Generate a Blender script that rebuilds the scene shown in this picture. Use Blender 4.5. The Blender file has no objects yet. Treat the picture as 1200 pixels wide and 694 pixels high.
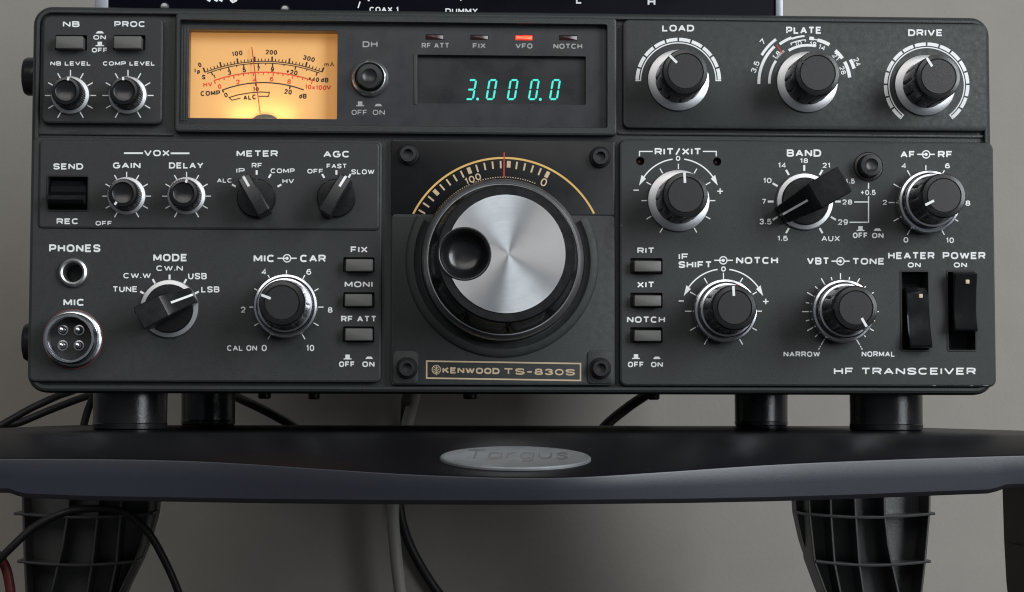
import bpy, bmesh, math, random
from mathutils import Vector, Matrix
random.seed(7)
sc = bpy.context.scene
COL = sc.collection
S = 0.001                                   # everything below is written in millimetres

# ------------------------------------------------------------------ camera
F, PW, PH = 2250.0, 1200.0, 694.0
Z0 = 12.7                                   # lower edge of the front panel above the shelf
CAM = Vector((-33.83, -657.49, Z0 - 6.41))
YAW, PITCH, ROLL = 0.0488, 0.0607, 0.0019
fw = Vector((math.sin(YAW)*math.cos(PITCH), math.cos(YAW)*math.cos(PITCH), math.sin(PITCH)))
_r = Vector((math.cos(YAW), -math.sin(YAW), 0)); _u = _r.cross(fw)
rt = math.cos(ROLL)*_r + math.sin(ROLL)*_u
up = math.cos(ROLL)*_u - math.sin(ROLL)*_r
cd = bpy.data.cameras.new("camera"); cam = bpy.data.objects.new("camera", cd); COL.objects.link(cam)
cam.matrix_world = Matrix(((rt.x, up.x, -fw.x, CAM.x*S), (rt.y, up.y, -fw.y, CAM.y*S), (rt.z, up.z, -fw.z, CAM.z*S), (0, 0, 0, 1)))
cd.sensor_width = 36; cd.lens = 36*F/PW; cd.clip_start = 0.02; cd.clip_end = 50
sc.camera = cam

# ------------------------------------------------------------------ light
w = bpy.data.worlds.new("World"); sc.world = w; w.use_nodes = True
bg = w.node_tree.nodes["Background"]; bg.inputs[0].default_value = (0.80, 0.90, 1.0, 1); bg.inputs[1].default_value = 0.125

def area(name, loc, aim, sx, sy, power, col):
    l = bpy.data.lights.new(name, 'AREA'); l.shape = 'RECTANGLE'; l.size = sx; l.size_y = sy; l.energy = power; l.color = col
    o = bpy.data.objects.new(name, l); COL.objects.link(o); o.location = loc
    o.rotation_euler = (Vector(aim) - Vector(loc)).to_track_quat('-Z', 'Y').to_euler(); return o

area("window_light", (1.25, -1.25, 0.62), (0, 0.05, 0.06), 0.75, 1.2, 34, (0.90, 0.96, 1.0))
area("front_fill_light", (-0.35, -1.7, 1.15), (0, 0.1, 0.08), 1.9, 1.0, 15, (1.0, 0.97, 0.93))  # added broad fill from the camera side so front-facing metal reads bright
sc.view_settings.view_transform = 'Standard'; sc.view_settings.look = 'None'
sc.view_settings.exposure = 0.0; sc.view_settings.gamma = 1.0
sc.render.engine = 'CYCLES'; sc.cycles.use_denoising = True; sc.cycles.max_bounces = 8; sc.cycles.filter_width = 1.15

# ------------------------------------------------------------------ measuring helper
def ray(px, py):
    return fw + rt*((px - PW/2)/F) + up*((PH/2 - py)/F)
def U(px, py, y=0.0):
    d = ray(px, py); t = (y - CAM.y)/d.y
    return CAM + d*t
K = 0.2922                                  # millimetres per unit on the front panel

# ------------------------------------------------------------------ materials
def pm(name, col, rough=.5, metal=0.0, bump=0.0, scale=900, var=0.0, emit=None, estr=0, coat=0, spec=.5, aniso=None, rvar=.0):
    m = bpy.data.materials.new(name); m.use_nodes = True; nt = m.node_tree; b = nt.nodes["Principled BSDF"]
    b.inputs["Base Color"].default_value = (*col, 1); b.inputs["Roughness"].default_value = rough; b.inputs["Metallic"].default_value = metal
    b.inputs["Specular IOR Level"].default_value = spec
    if coat: b.inputs["Coat Weight"].default_value = coat; b.inputs["Coat Roughness"].default_value = .08
    if emit: b.inputs["Emission Color"].default_value = (*emit, 1); b.inputs["Emission Strength"].default_value = estr
    tc = nt.nodes.new("ShaderNodeTexCoord"); n = nt.nodes.new("ShaderNodeTexNoise")
    n.inputs["Scale"].default_value = scale; n.inputs["Detail"].default_value = 4
    nt.links.new(tc.outputs["Object"], n.inputs["Vector"])
    if bump:
        bp = nt.nodes.new("ShaderNodeBump"); bp.inputs["Strength"].default_value = bump; bp.inputs["Distance"].default_value = .0004
        nt.links.new(n.outputs["Fac"], bp.inputs["Height"]); nt.links.new(bp.outputs["Normal"], b.inputs["Normal"])
    n2 = nt.nodes.new("ShaderNodeTexNoise"); n2.inputs["Scale"].default_value = scale*.11; n2.inputs["Detail"].default_value = 6
    nt.links.new(tc.outputs["Object"], n2.inputs["Vector"])
    if var:
        mr = nt.nodes.new("ShaderNodeMapRange"); mr.inputs[1].default_value = .3; mr.inputs[2].default_value = .7
        mr.inputs[3].default_value = 1-var; mr.inputs[4].default_value = 1+var
        nt.links.new(n2.outputs["Fac"], mr.inputs[0])
        mx = nt.nodes.new("ShaderNodeMix"); mx.data_type = 'RGBA'; mx.blend_type = 'MULTIPLY'; mx.inputs[0].default_value = 1
        mx.inputs[6].default_value = (*col, 1); nt.links.new(mr.outputs[0], mx.inputs[7]); nt.links.new(mx.outputs[2], b.inputs["Base Color"])
    if rvar:
        mr = nt.nodes.new("ShaderNodeMapRange"); mr.inputs[1].default_value = .3; mr.inputs[2].default_value = .7
        mr.inputs[3].default_value = max(.02, rough-rvar); mr.inputs[4].default_value = rough+rvar
        nt.links.new(n2.outputs["Fac"], mr.inputs[0]); nt.links.new(mr.outputs[0], b.inputs["Roughness"])
    if aniso:
        b.inputs["Anisotropic"].default_value = aniso
        t = nt.nodes.new("ShaderNodeTangent"); t.direction_type = 'RADIAL'; t.axis = 'Y'
        nt.links.new(t.outputs[0], b.inputs["Tangent"])
    return m
MT = dict(
    paint=pm("panel_paint", (.026, .0285, .0285), .52, bump=.30, scale=4200, var=.12, rvar=.11, spec=.36),
    casting=pm("casting_paint", (.025, .028, .028), .44, bump=.35, scale=2200, var=.06, spec=.4),
    case=pm("case_enamel", (.022, .023, .025), .55, bump=.3, scale=1800, var=.1),
    black=pm("black_plastic", (.012, .012, .013), .38, bump=.12, scale=2000, rvar=.08),
    knob=pm("knob_plastic", (.009, .009, .010), .27, bump=.06, scale=2500, rvar=.05),
    cap=pm("knob_cap", (.012, .0125, .013), .42, bump=.15, scale=3500, var=.06),
    gloss=pm("gloss_black", (.006, .006, .007), .12, scale=900, rvar=.05),
    glass=pm("smoked_panel", (.026, .027, .031), .30, bump=.03, scale=1500, rvar=.05),
    dial=pm("dial_panel", (.008, .008, .009), .34, bump=.05, scale=1500, rvar=.04, spec=.25),
    window=pm("window_glass", (.011, .012, .015), .30, rvar=.08, bump=.02),
    well=pm("well_black", (.005, .005, .005), .6),
    button=pm("button_plastic", (.085, .083, .076), .45, bump=.15, scale=2500, var=.06),
    silver=pm("turned_aluminium", (.49, .49, .50), .38, .95, bump=.05, scale=3000, aniso=.4),
    dark_metal=pm("dark_metal", (.20, .20, .21), .28, .9, bump=.05, scale=3000),
    chrome=pm("chrome", (.66, .67, .70), .24, 1, rvar=.04),
    disc=pm("brushed_disc", (.70, .71, .725), .36, 1, scale=4000, aniso=.86),
    white=pm("white_ink", (.80, .81, .81), .55, var=.06),
    grey_ink=pm("grey_ink", (.36, .36, .36), .55, var=.06),
    red=pm("red_ink", (.45, .03, .03), .5),
    redink=pm("meter_red_ink", (.80, .07, .025), .6),
    blackink=pm("meter_black_ink", (.012, .010, .008), .6),
    gold=pm("gold_ink", (.70, .43, .12), .45, var=.1),
    tan=pm("tan_ink", (.55, .42, .27), .5, var=.1),
    face=pm("lit_meter_card", (.62, .37, .145), .7, scale=300, var=.03, emit=(1.0, .40, .085), estr=.31),
    digit=pm("fluorescent_digit", (.02, .1, .1), .5, emit=(.04, .86, .68), estr=.95),
    led_on=pm("lit_red_lamp", (.4, .02, .02), .4, emit=(1.0, .02, .012), estr=1.4),
    led_hot=pm("lit_red_lamp_core", (.6, .2, .1), .4, emit=(1.0, .09, .04), estr=1.7),
    led_off=pm("unlit_red_lamp", (.030, .008, .008), .25),
    rubber=pm("rubber", (.010, .010, .012), .22, bump=.1, scale=1200, rvar=.08),
    shelf=pm("stand_plastic", (.018, .020, .028), .36, bump=.10, scale=4500, var=.04),
    shelf_top=pm("stand_gloss", (.004, .004, .006), .33, var=.05, bump=.05, scale=2500, spec=.06),
    legp=pm("leg_plastic", (.058, .058, .058), .36, bump=.2, scale=900, var=.1),
    badge=pm("badge_metal", (.23, .24, .25), .5, .6, bump=.15, scale=1500, var=.12),
    badge_ink=pm("badge_letter", (.145, .145, .15), .5, .5),
    wall=pm("wall_paint", (.300, .276, .246), .85, bump=.35, scale=420, var=.025),
    desk=pm("desk_wood", (.10, .075, .055), .5, bump=.2, scale=120, var=.2),
    tuner=pm("tuner_front", (.002, .0025, .006), .5, bump=.1, scale=1800, spec=.05),
    tuner_case=pm("tuner_sides", (.30, .33, .36), .45, .5, bump=.1, scale=1500, var=.05),
    cable=pm("cable_black", (.009, .009, .010), .52, bump=.25, scale=700, rvar=.1),
    cable_grey=pm("cable_grey", (.36, .34, .32), .55, bump=.1, scale=700),
    cable_red=pm("cable_red", (.12, .010, .010), .45, bump=.1, scale=700),
    gasket=pm("red_gasket", (.12, .02, .02), .5),
)

def specks(m, scale, size, col):
    """a few pale dust specks of their own scattered over the paint"""
    nt = m.node_tree; b = nt.nodes["Principled BSDF"]; tc = nt.nodes.new("ShaderNodeTexCoord"); v = nt.nodes.new("ShaderNodeTexVoronoi"); v.inputs["Scale"].default_value = scale
    nt.links.new(tc.outputs["Object"], v.inputs["Vector"]); lt = nt.nodes.new("ShaderNodeMath"); lt.operation = 'LESS_THAN'; lt.inputs[1].default_value = size
    nt.links.new(v.outputs["Distance"], lt.inputs[0]); old = b.inputs["Base Color"].links[0].from_socket
    mx = nt.nodes.new("ShaderNodeMix"); mx.data_type = 'RGBA'; nt.links.new(lt.outputs[0], mx.inputs[0]); nt.links.new(old, mx.inputs[6]); mx.inputs[7].default_value = (*col, 1)
    nt.links.new(mx.outputs[2], b.inputs["Base Color"])
def lathe_rings(m, rough):
    nt = m.node_tree; b = nt.nodes["Principled BSDF"]; tc = nt.nodes.new("ShaderNodeTexCoord"); ln = nt.nodes.new("ShaderNodeVectorMath"); ln.operation = 'LENGTH'
    nt.links.new(tc.outputs["Object"], ln.inputs[0]); n = nt.nodes.new("ShaderNodeTexNoise"); n.noise_dimensions = '1D'; n.inputs["Scale"].default_value = 3600; n.inputs["Detail"].default_value = 5
    nt.links.new(ln.outputs["Value"], n.inputs["W"]); sm = nt.nodes.new("ShaderNodeTexNoise"); sm.inputs["Scale"].default_value = 110; sm.inputs["Detail"].default_value = 6; sm.inputs["Roughness"].default_value = .65
    nt.links.new(tc.outputs["Object"], sm.inputs["Vector"]); ad = nt.nodes.new("ShaderNodeMath"); nt.links.new(n.outputs["Fac"], ad.inputs[0]); nt.links.new(sm.outputs["Fac"], ad.inputs[1])
    mr = nt.nodes.new("ShaderNodeMapRange"); mr.inputs[1].default_value = .6; mr.inputs[2].default_value = 1.4; mr.inputs[3].default_value = rough-.035; mr.inputs[4].default_value = rough+.045
    nt.links.new(ad.outputs[0], mr.inputs[0]); nt.links.new(mr.outputs[0], b.inputs["Roughness"])
lathe_rings(MT["disc"], .31)
specks(MT["paint"], 75, .022, (.22, .22, .21)); specks(MT["shelf_top"], 60, .02, (.12, .12, .13)); specks(MT["casting"], 75, .02, (.2, .2, .2))

# ------------------------------------------------------------------ mesh collector
class MB:
    def __init__(s): s.v, s.f, s.m, s.c = [], [], [], 0
    def add(s, vs, fs):
        o = len(s.v); s.v += [tuple(p) for p in vs]; s.f += [tuple(i+o for i in f) for f in fs]; s.m += [s.c]*len(fs); return s
    def stack(s, loops, cap0=True, cap1=True, closed=True):
        n = len(loops[0]); vs = [p for l in loops for p in l]; fs = []
        for k in range(len(loops)-1):
            for i in range(n if closed else n-1):
                j = (i+1) % n; fs.append((k*n+i, k*n+j, (k+1)*n+j, (k+1)*n+i))
        if cap0: fs.append(tuple(range(n))[::-1])
        if cap1: fs.append(tuple(range((len(loops)-1)*n, len(loops)*n)))
        return s.add(vs, fs)
    def lathe(s, cx, cz, y0, prof, n=56, mod=None, cap0=False, cap1=True):
        loops = []
        for (r, h) in prof:
            l = []
            for i in range(n):
                a = 2*math.pi*i/n; q = r*(mod(a, r, h) if mod else 1)
                l.append((cx+q*math.sin(a), y0-h, cz+q*math.cos(a)))
            loops.append(l)
        return s.stack(loops, cap0, cap1)
    def box(s, x0, x1, y0, y1, z0, z1, b=.3):
        return s.slab(rr(x0, x1, z0, z1, b*1.5, 2), y1, y0, b)
    def slab(s, loop, yb, yf, b=.4):
        """prism of an (x,z) loop from yb (back) to yf (front), front edge chamfered"""
        return s.stack([[(x, yb, z) for x, z in loop], [(x, yf+b, z) for x, z in loop], [(x, yf+b*.3, z) for x, z in inset(loop, b*.3)], [(x, yf, z) for x, z in inset(loop, b)]])
    def tube(s, pts, r, n=12):
        pts = [Vector(p) for p in pts]; loops = []; nrm = None
        for i, p in enumerate(pts):
            t = (pts[min(i+1, len(pts)-1)] - pts[max(i-1, 0)]).normalized()
            if nrm is None: nrm = t.orthogonal().normalized()
            nrm = (nrm - t*nrm.dot(t)).normalized(); b = t.cross(nrm)
            loops.append([p + r*(math.cos(2*math.pi*k/n)*nrm + math.sin(2*math.pi*k/n)*b) for k in range(n)])
        return s.stack(loops)
    def holed(s, loop, holes, yb, yf, b=.4, depth=None):
        """slab with openings cut right through its front sheet"""
        lo = inset(loop, b)
        s.stack([[(x, yb, z) for x, z in loop], [(x, yf+b, z) for x, z in loop], [(x, yf+b*.3, z) for x, z in inset(loop, b*.3)], [(x, yf, z) for x, z in lo]], False, False)
        bm = bmesh.new(); es = []
        for l in [lo]+holes:
            vs = [bm.verts.new((x, yf, z)) for x, z in l]
            es += [bm.edges.new((vs[i], vs[(i+1) % len(vs)])) for i in range(len(vs))]
        bmesh.ops.triangle_fill(bm, use_beauty=True, use_dissolve=False, edges=es)
        bm.verts.index_update()
        s.add([v.co for v in bm.verts], [[v.index for v in f.verts] for f in bm.faces]); bm.free()
        for h in holes:
            d = yb-.05 if depth is None else yf+depth
            s.stack([[(x, yf, z) for x, z in h], [(x, yf+.25, z) for x, z in inset(h, .12)], [(x, d, z) for x, z in inset(h, .12)]], False, False)
        return s
def rr(x0, x1, z0, z1, r, n=6):
    out = []
    for cx, cz, a in ((x1-r, z1-r, 0), (x0+r, z1-r, 90), (x0+r, z0+r, 180), (x1-r, z0+r, 270)):
        for k in range(n+1):
            t = math.radians(a+90*k/n); out.append((cx+r*math.cos(t), cz+r*math.sin(t)))
    return out
def inset(l, d):
    n = len(l); out = []
    for i in range(n):
        a, b, c = l[i-1], l[i], l[(i+1) % n]
        e1 = (b[0]-a[0], b[1]-a[1]); e2 = (c[0]-b[0], c[1]-b[1])
        l1 = math.hypot(*e1) or 1e-9; l2 = math.hypot(*e2) or 1e-9
        n1 = (-e1[1]/l1, e1[0]/l1); n2 = (-e2[1]/l2, e2[0]/l2)
        m = (n1[0]+n2[0], n1[1]+n2[1]); q = 1+n1[0]*n2[0]+n1[1]*n2[1]
        q = max(q, .3); out.append((b[0]+d*m[0]/q, b[1]+d*m[1]/q))
    return out
def circ(cx, cz, r, n=40): return [(cx+r*math.cos(2*math.pi*i/n), cz+r*math.sin(2*math.pi*i/n)) for i in range(n)]
def R(x0, y0, x1, y1, y=0., r=1.0, n=5):
    """photo-measured rectangle as a rounded loop on the plane y"""
    a = U(x0, y0, y); b = U(x1, y1, y); c = U(x0, y1, y); d = U(x1, y0, y)
    return rr((a.x+c.x)/2, (b.x+d.x)/2, (b.z+c.z)/2, (a.z+d.z)/2, r, n)

ORG = {}
def obj(name, m, mats, parent=None, origin=(0, 0, 0), label=None, smooth=32, fix=True):
    me = bpy.data.meshes.new(name); o0 = Vector(origin)
    me.from_pydata([tuple((Vector(p)-o0)*S) for p in m.v], [], m.f)
    for mm in (mats if isinstance(mats, (list, tuple)) else [mats]): me.materials.append(MT[mm])
    for p, i in zip(me.polygons, m.m): p.material_index = i
    if fix:
        bm = bmesh.new(); bm.from_mesh(me); bmesh.ops.recalc_face_normals(bm, faces=bm.faces); bm.to_mesh(me); bm.free()
    me.polygons.foreach_set("use_smooth", [True]*len(me.polygons)); me.set_sharp_from_angle(angle=math.radians(smooth))
    o = bpy.data.objects.new(name, me); COL.objects.link(o); ORG[o.name] = o0
    if parent: o.parent = parent; o.location = (o0-ORG[parent.name])*S
    else: o.location = o0*S
    if label: o["label"] = label
    return o
def thing(name, label, cat, loc):
    o = bpy.data.objects.new(name, None); COL.objects.link(o); o.location = Vector(loc)*S; ORG[o.name] = Vector(loc)
    o["label"] = label; o["category"] = cat; return o
def tag(o, label, cat, kind=None, group=None):
    if label: o["label"] = label
    if cat: o["category"] = cat
    if kind: o["kind"] = kind
    if group: o["group"] = group
    return o

# ------------------------------------------------------------------ stroke lettering
def el(a0, a1, cx=.5, cy=.5, rx=.5, ry=.5, n=18, p=2.6):
    o = []
    for i in range(n+1):
        t = math.radians(a0+(a1-a0)*i/n); c, q = math.cos(t), math.sin(t)
        o.append((cx+rx*math.copysign(abs(c)**(2/p), c), cy+ry*math.copysign(abs(q)**(2/p), q)))
    return o
G = {
 'A': (1.05, [[(0, 0), (.5, 1)], [(.5, 1), (1, 0)], [(.2, .33), (.8, .33)]]),
 'B': (.95, [[(0, 0), (0, 1), (.7, 1), (.9, .93), (.96, .77), (.9, .6), (.7, .53), (0, .53)], [(.68, .53), (.93, .45), (1, .27), (.93, .08), (.72, 0), (0, 0)]]),
 'C': (1, [el(42, 318)]), 'D': (1, [[(0, 0), (0, 1), (.55, 1), (.85, .92), (1, .68), (1, .32), (.85, .08), (.55, 0), (0, 0)]]),
 'E': (.85, [[(1, 1), (0, 1), (0, 0), (1, 0)], [(0, .52), (.88, .52)]]), 'F': (.85, [[(1, 1), (0, 1), (0, 0)], [(0, .48), (.88, .48)]]),
 'G': (1.02, [el(42, 345)+[(1, .46), (.55, .46)]]), 'H': (.95, [[(0, 0), (0, 1)], [(1, 0), (1, 1)], [(0, .52), (1, .52)]]),
 'I': (.0, [[(.5, 0), (.5, 1)]]), 'J': (.8, [[(1, 1), (1, .35), (.85, .08), (.5, 0), (.15, .08), (0, .33)]]),
 'K': (.95, [[(0, 0), (0, 1)], [(0, .38), (.95, 1)], [(.33, .58), (1, 0)]]), 'L': (.78, [[(0, 1), (0, 0), (1, 0)]]),
 'M': (1.15, [[(0, 0), (0, 1)], [(0, 1), (.5, .15)], [(.5, .15), (1, 1)], [(1, 1), (1, 0)]]), 'N': (.98, [[(0, 0), (0, 1)], [(0, 1), (1, 0)], [(1, 0), (1, 1)]]),
 'O': (1.05, [el(90, 450)]), 'P': (.92, [[(0, 0), (0, 1), (.7, 1), (.94, .92), (1, .72), (.94, .5), (.7, .42), (0, .42)]]),
 'R': (.95, [[(0, 0), (0, 1), (.7, 1), (.94, .92), (1, .74), (.94, .54), (.7, .46), (0, .46)], [(.6, .46), (1, 0)]]),
 'S': (.95, [[(1, .76), (.9, .94), (.65, 1), (.35, 1), (.1, .94), (0, .77), (.1, .6), (.35, .53), (.65, .48), (.9, .41), (1, .25), (.9, .07), (.65, 0), (.35, 0), (.1, .06), (0, .25)]]),
 'T': (.95, [[(0, 1), (1, 1)], [(.5, 1), (.5, 0)]]), 'U': (.95, [[(0, 1), (0, .36), (.12, .1), (.38, 0), (.62, 0), (.88, .1), (1, .36), (1, 1)]]),
 'V': (1.05, [[(0, 1), (.5, 0)], [(.5, 0), (1, 1)]]), 'W': (1.45, [[(0, 1), (.26, 0)], [(.26, 0), (.5, .95)], [(.5, .95), (.74, 0)], [(.74, 0), (1, 1)]]),
 'X': (1, [[(0, 0), (1, 1)], [(0, 1), (1, 0)]]), 'Y': (1.02, [[(0, 1), (.5, .45)], [(1, 1), (.5, .45)], [(.5, .47), (.5, 0)]]),
 '0': (.85, [el(90, 450, p=2.3)]), '1': (.35, [[(0, .76), (.85, 1), (.85, 0)]]),
 '2': (.8, [[(0, .74), (.12, .93), (.4, 1), (.65, 1), (.9, .92), (1, .73), (.88, .52), (0, 0), (1, 0)]]),
 '3': (.8, [[(0, .78), (.15, .95), (.5, 1), (.85, .93), (.96, .76), (.85, .58), (.45, .53)], [(.5, .53), (.87, .46), (1, .26), (.87, .07), (.5, 0), (.13, .06), (0, .24)]]),
 '4': (.88, [[(.76, 0), (.76, 1), (0, .27), (1, .27)]]),
 '5': (.8, [[(.92, 1), (.12, 1), (.04, .5), (.3, .62), (.6, .64), (.9, .54), (1, .32), (.9, .1), (.6, 0), (.3, 0), (.08, .08), (0, .22)]]),
 '6': (.82, [[(.92, .85), (.75, .98), (.5, 1), (.2, .9), (.03, .6), (0, .32), (.1, .08), (.4, 0), (.65, 0), (.92, .1), (1, .31), (.92, .52), (.65, .62), (.35, .6), (.05, .42)]]),
 '7': (.8, [[(0, 1), (1, 1), (.35, 0)]]), '8': (.82, [el(-90, 270, .5, .76, .42, .24, 16, 2.3), el(90, 450, .5, .26, .5, .26, 16, 2.3)]),
 '9': (.82, [[(.08, .15), (.25, .02), (.5, 0), (.8, .1), (.97, .4), (1, .68), (.9, .92), (.6, 1), (.35, 1), (.08, .9), (0, .69), (.08, .48), (.35, .38), (.65, .4), (.95, .58)]]),
 '.': (.0, [[(.5, -.03), (.5, .16)]]), '-': (.55, [[(0, .45), (1, .45)]]), '+': (.8, [[(.5, .1), (.5, .9)], [(0, .5), (1, .5)]]), '/': (.6, [[(0, -.1), (1, 1.1)]]),
 'a': (.7, [el(30, 330, .45, .33, .45, .33, 14), [(1, .68), (1, 0)]]), 'r': (.45, [[(0, 0), (0, .68)], [(0, .4), (.4, .65), (1, .67)]]),
 'g': (.7, [el(30, 330, .45, .33, .45, .33, 14), [(1, .68), (1, -.15), (.7, -.3), (.2, -.28)]]), 'u': (.68, [[(0, .68), (0, .22), (.3, 0), (.7, .02), (1, .22)], [(1, .68), (1, 0)]]),
 's': (.6, [[(1, .54), (.7, .67), (.3, .67), (.05, .5), (.3, .36), (.7, .32), (.97, .17), (.7, 0), (.3, 0), (0, .14)]]),
 'm': (1.1, [[(0, 0), (0, .68)], [(0, .4), (.2, .66), (.42, .6), (.5, .4), (.5, 0)], [(.5, .4), (.7, .66), (.92, .6), (1, .4), (1, 0)]]),
 'p': (.7, [[(0, .68), (0, -.32)], el(150, -150, .55, .33, .45, .33, 14)]), 'd': (.7, [el(30, 330, .45, .33, .45, .33, 14), [(1, 1), (1, 0)]]), 'x': (.65, [[(0, 0), (1, .68)], [(0, .68), (1, 0)]]),
}
class Print(MB):
    """flat ink on the plane y; coordinates are photo measurements carried onto that plane"""
    def __init__(s, y=0.0, off=.05, place=None):
        super().__init__(); s.y = y-off; s.k = 0; s.place = place or (lambda p, q, dy: U(p, q, s.y-dy))
    def poly(s, pts):
        s.k += 1; dy = .004*(s.k % 7)
        return s.add([s.place(p, q, dy) for p, q in pts], [tuple(range(len(pts)))])
    def stroke(s, pts, wd):
        """constant-width band along a polyline"""
        if len(pts) < 2: return
        s.k += 1; dy = .004*(s.k % 7); n = len(pts); L, Rr = [], []
        cl = math.hypot(pts[0][0]-pts[-1][0], pts[0][1]-pts[-1][1]) < 1e-6 and n > 3
        for i in range(n):
            a = pts[i-1] if i else (pts[-2] if cl else None); b = pts[i]; c = pts[i+1] if i < n-1 else (pts[1] if cl else None)
            def nn(p, q):
                d = math.hypot(q[0]-p[0], q[1]-p[1]) or 1e-9; return (-(q[1]-p[1])/d, (q[0]-p[0])/d)
            n1 = nn(a, b) if a else nn(b, c); n2 = nn(b, c) if c else n1
            q = max(1+n1[0]*n2[0]+n1[1]*n2[1], .45); m = ((n1[0]+n2[0])/q*wd/2, (n1[1]+n2[1])/q*wd/2)
            L.append((b[0]+m[0], b[1]+m[1])); Rr.append((b[0]-m[0], b[1]-m[1]))
        vs = [s.place(p, q, dy) for p, q in L]+[s.place(p, q, dy) for p, q in Rr]
        s.add(vs, [(i, i+1, n+i+1, n+i) for i in range(n-1)])
    def text(s, t, x0, y0, x1, y1, wt=.225, rot=0, gap=.24, slant=0):
        """fit a word into the box x0,y0..x1,y1"""
        h = y1-y0; sw = wt*h; ws = [.45 if c == ' ' else G[c][0] for c in t]
        fixed = sum(sw for c in t if c != ' ') ; tot = sum(ws)+gap*(len(t)-1)
        u = (x1-x0-fixed)/max(tot, .01)
        if u < 0: u = .05*h
        x = x0; cx, cy = (x0+x1)/2, (y0+y1)/2; ca, sa = math.cos(math.radians(rot)), math.sin(math.radians(rot))
        for c, wd in zip(t, ws):
            if c == ' ': x += (wd+gap)*u; continue
            w_ = wd*u
            for st in G[c][1]:
                pts = []
                for gx, gy in st:
                    X = x+sw/2+gx*w_; Y = y1-sw/2-gy*(h-sw); X += slant*(y1-Y)
                    X -= cx; Y -= cy; pts.append((cx+X*ca-Y*sa, cy+X*sa+Y*ca))
                if len(pts) == 2 and c not in '.':     # lengthen free diagonal ends a little
                    pass
                s.stroke(pts, sw)
            x += w_+sw+gap*u
    def ctext(s, t, cx, cy, wd, h, rot=0, **k): s.text(t, cx-wd/2, cy-h/2, cx+wd/2, cy+h/2, rot=rot, **k)
    def pol(s, cx, cy, r, a): t = math.radians(a); return (cx+r*math.sin(t), cy-r*math.cos(t))
    def tick(s, cx, cy, r0, r1, a, wd): s.stroke([s.pol(cx, cy, r0, a), s.pol(cx, cy, r1, a)], wd)
    def arc(s, cx, cy, r, a0, a1, wd, n=None):
        n = n or max(3, int(abs(a1-a0)/4)); s.stroke([s.pol(cx, cy, r, a0+(a1-a0)*i/n) for i in range(n+1)], wd)
    def offon(s, xo, yo, xn, yn, k=1.0):
        s.stroke([(xo-4.6*k, yo+2.2), (xo+4.6*k, yo+2.2)], 1.3); s.poly([(xo-2.6*k, yo+1.6), (xo+2.6*k, yo+1.6), (xo+2.6*k, yo-2.8), (xo-2.6*k, yo-2.8)])
        s.poly([(xn-4.6*k, yn+1.6), (xn+4.6*k, yn+1.6), (xn+2.4*k, yn-1.2), (xn-2.4*k, yn-1.2)])
    def dualmark(s, cx, cy, xl, xr):
        s.arc(cx, cy, 4.3, 0, 360, 1.3, 24); s.poly([s.pol(cx, cy, 1.9, a) for a in range(0, 360, 30)])
        s.stroke([(xl, cy), (cx-1.9, cy)], 1.5); s.stroke([(cx+4.9, cy), (xr, cy)], 1.5)
    def arrows(s, cx, cy, r):
        for g in (-1, 1):
            s.arc(cx, cy, r, g*8, g*62, 1.5)
            s.poly([s.pol(cx, cy, r+.4, g*69), s.pol(cx, cy, r-3.2, g*56), s.pol(cx, cy, r+3.6, g*55)])

# ------------------------------------------------------------------ room surfaces
m = MB(); m.add([(-1500, 430, -900), (1500, 430, -900), (1500, 430, 1400), (-1500, 430, 1400), (-1500, 460, -900), (1500, 460, -900), (1500, 460, 1400), (-1500, 460, 1400)],
                [(0, 1, 2, 3), (7, 6, 5, 4), (0, 4, 5, 1), (1, 5, 6, 2), (2, 6, 7, 3), (3, 7, 4, 0)])
tag(obj("wall", m, "wall", smooth=10), "plain warm grey painted wall behind the radio", "wall", "structure")
DZ = -128
m = MB(); m.add([(x, y, z) for z in (DZ-25, DZ) for x, y in ((-600, -230), (600, -230), (600, 425), (-600, 425))],
                [(0, 1, 2, 3), (7, 6, 5, 4), (0, 4, 5, 1), (1, 5, 6, 2), (2, 6, 7, 3), (3, 7, 4, 0)])
tag(obj("desk_surface", m, "desk", smooth=10), "brown desk surface under the black stand", "desk", "structure")

# ------------------------------------------------------------------ monitor stand
stand = thing("monitor_stand", "wide black plastic stand with curved front edge and silver oval badge", "stand", (-7, 60, DZ))
SY, TAN = -92.0, 0.185
def slope_hit(px, py):
    d = ray(px, py); # plane z = TAN*(y-SY)
    t = (TAN*(CAM.y-SY)-CAM.z)/(d.z-TAN*d.y); return CAM+d*t
cre = [(-210, 537), (-60, 537), (0, 537), (100, 537), (200, 538.5), (280, 542), (380, 549), (490, 556), (610, 560), (680, 559), (800, 551), (900, 544), (1000, 539.5), (1100, 536), (1200, 533), (1260, 532), (1420, 531)]
bot = [(-210, 576), (-60, 577), (12, 578), (24, 583.5), (100, 586.5), (300, 590), (450, 591.5), (610, 592), (800, 590), (900, 588), (1000, 585), (1100, 581), (1166, 578.5), (1176, 573), (1260, 570), (1420, 566)]
def lerp(tab, x):
    for (a, b), (c, d) in zip(tab, tab[1:]):
        if x <= c: t = (x-a)/(c-a); return b+(d-b)*t
    return tab[-1][1]
def smooth_tab(tab, x, wdt=45): return sum(lerp(tab, min(max(x+wdt*k/3, tab[0][0]), tab[-1][0])) for k in range(-3, 4))/7
cols = [-210+1620*i/162 for i in range(163)]
top_m, rim_m = MB(), MB(); tl, fl = [], []
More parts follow.
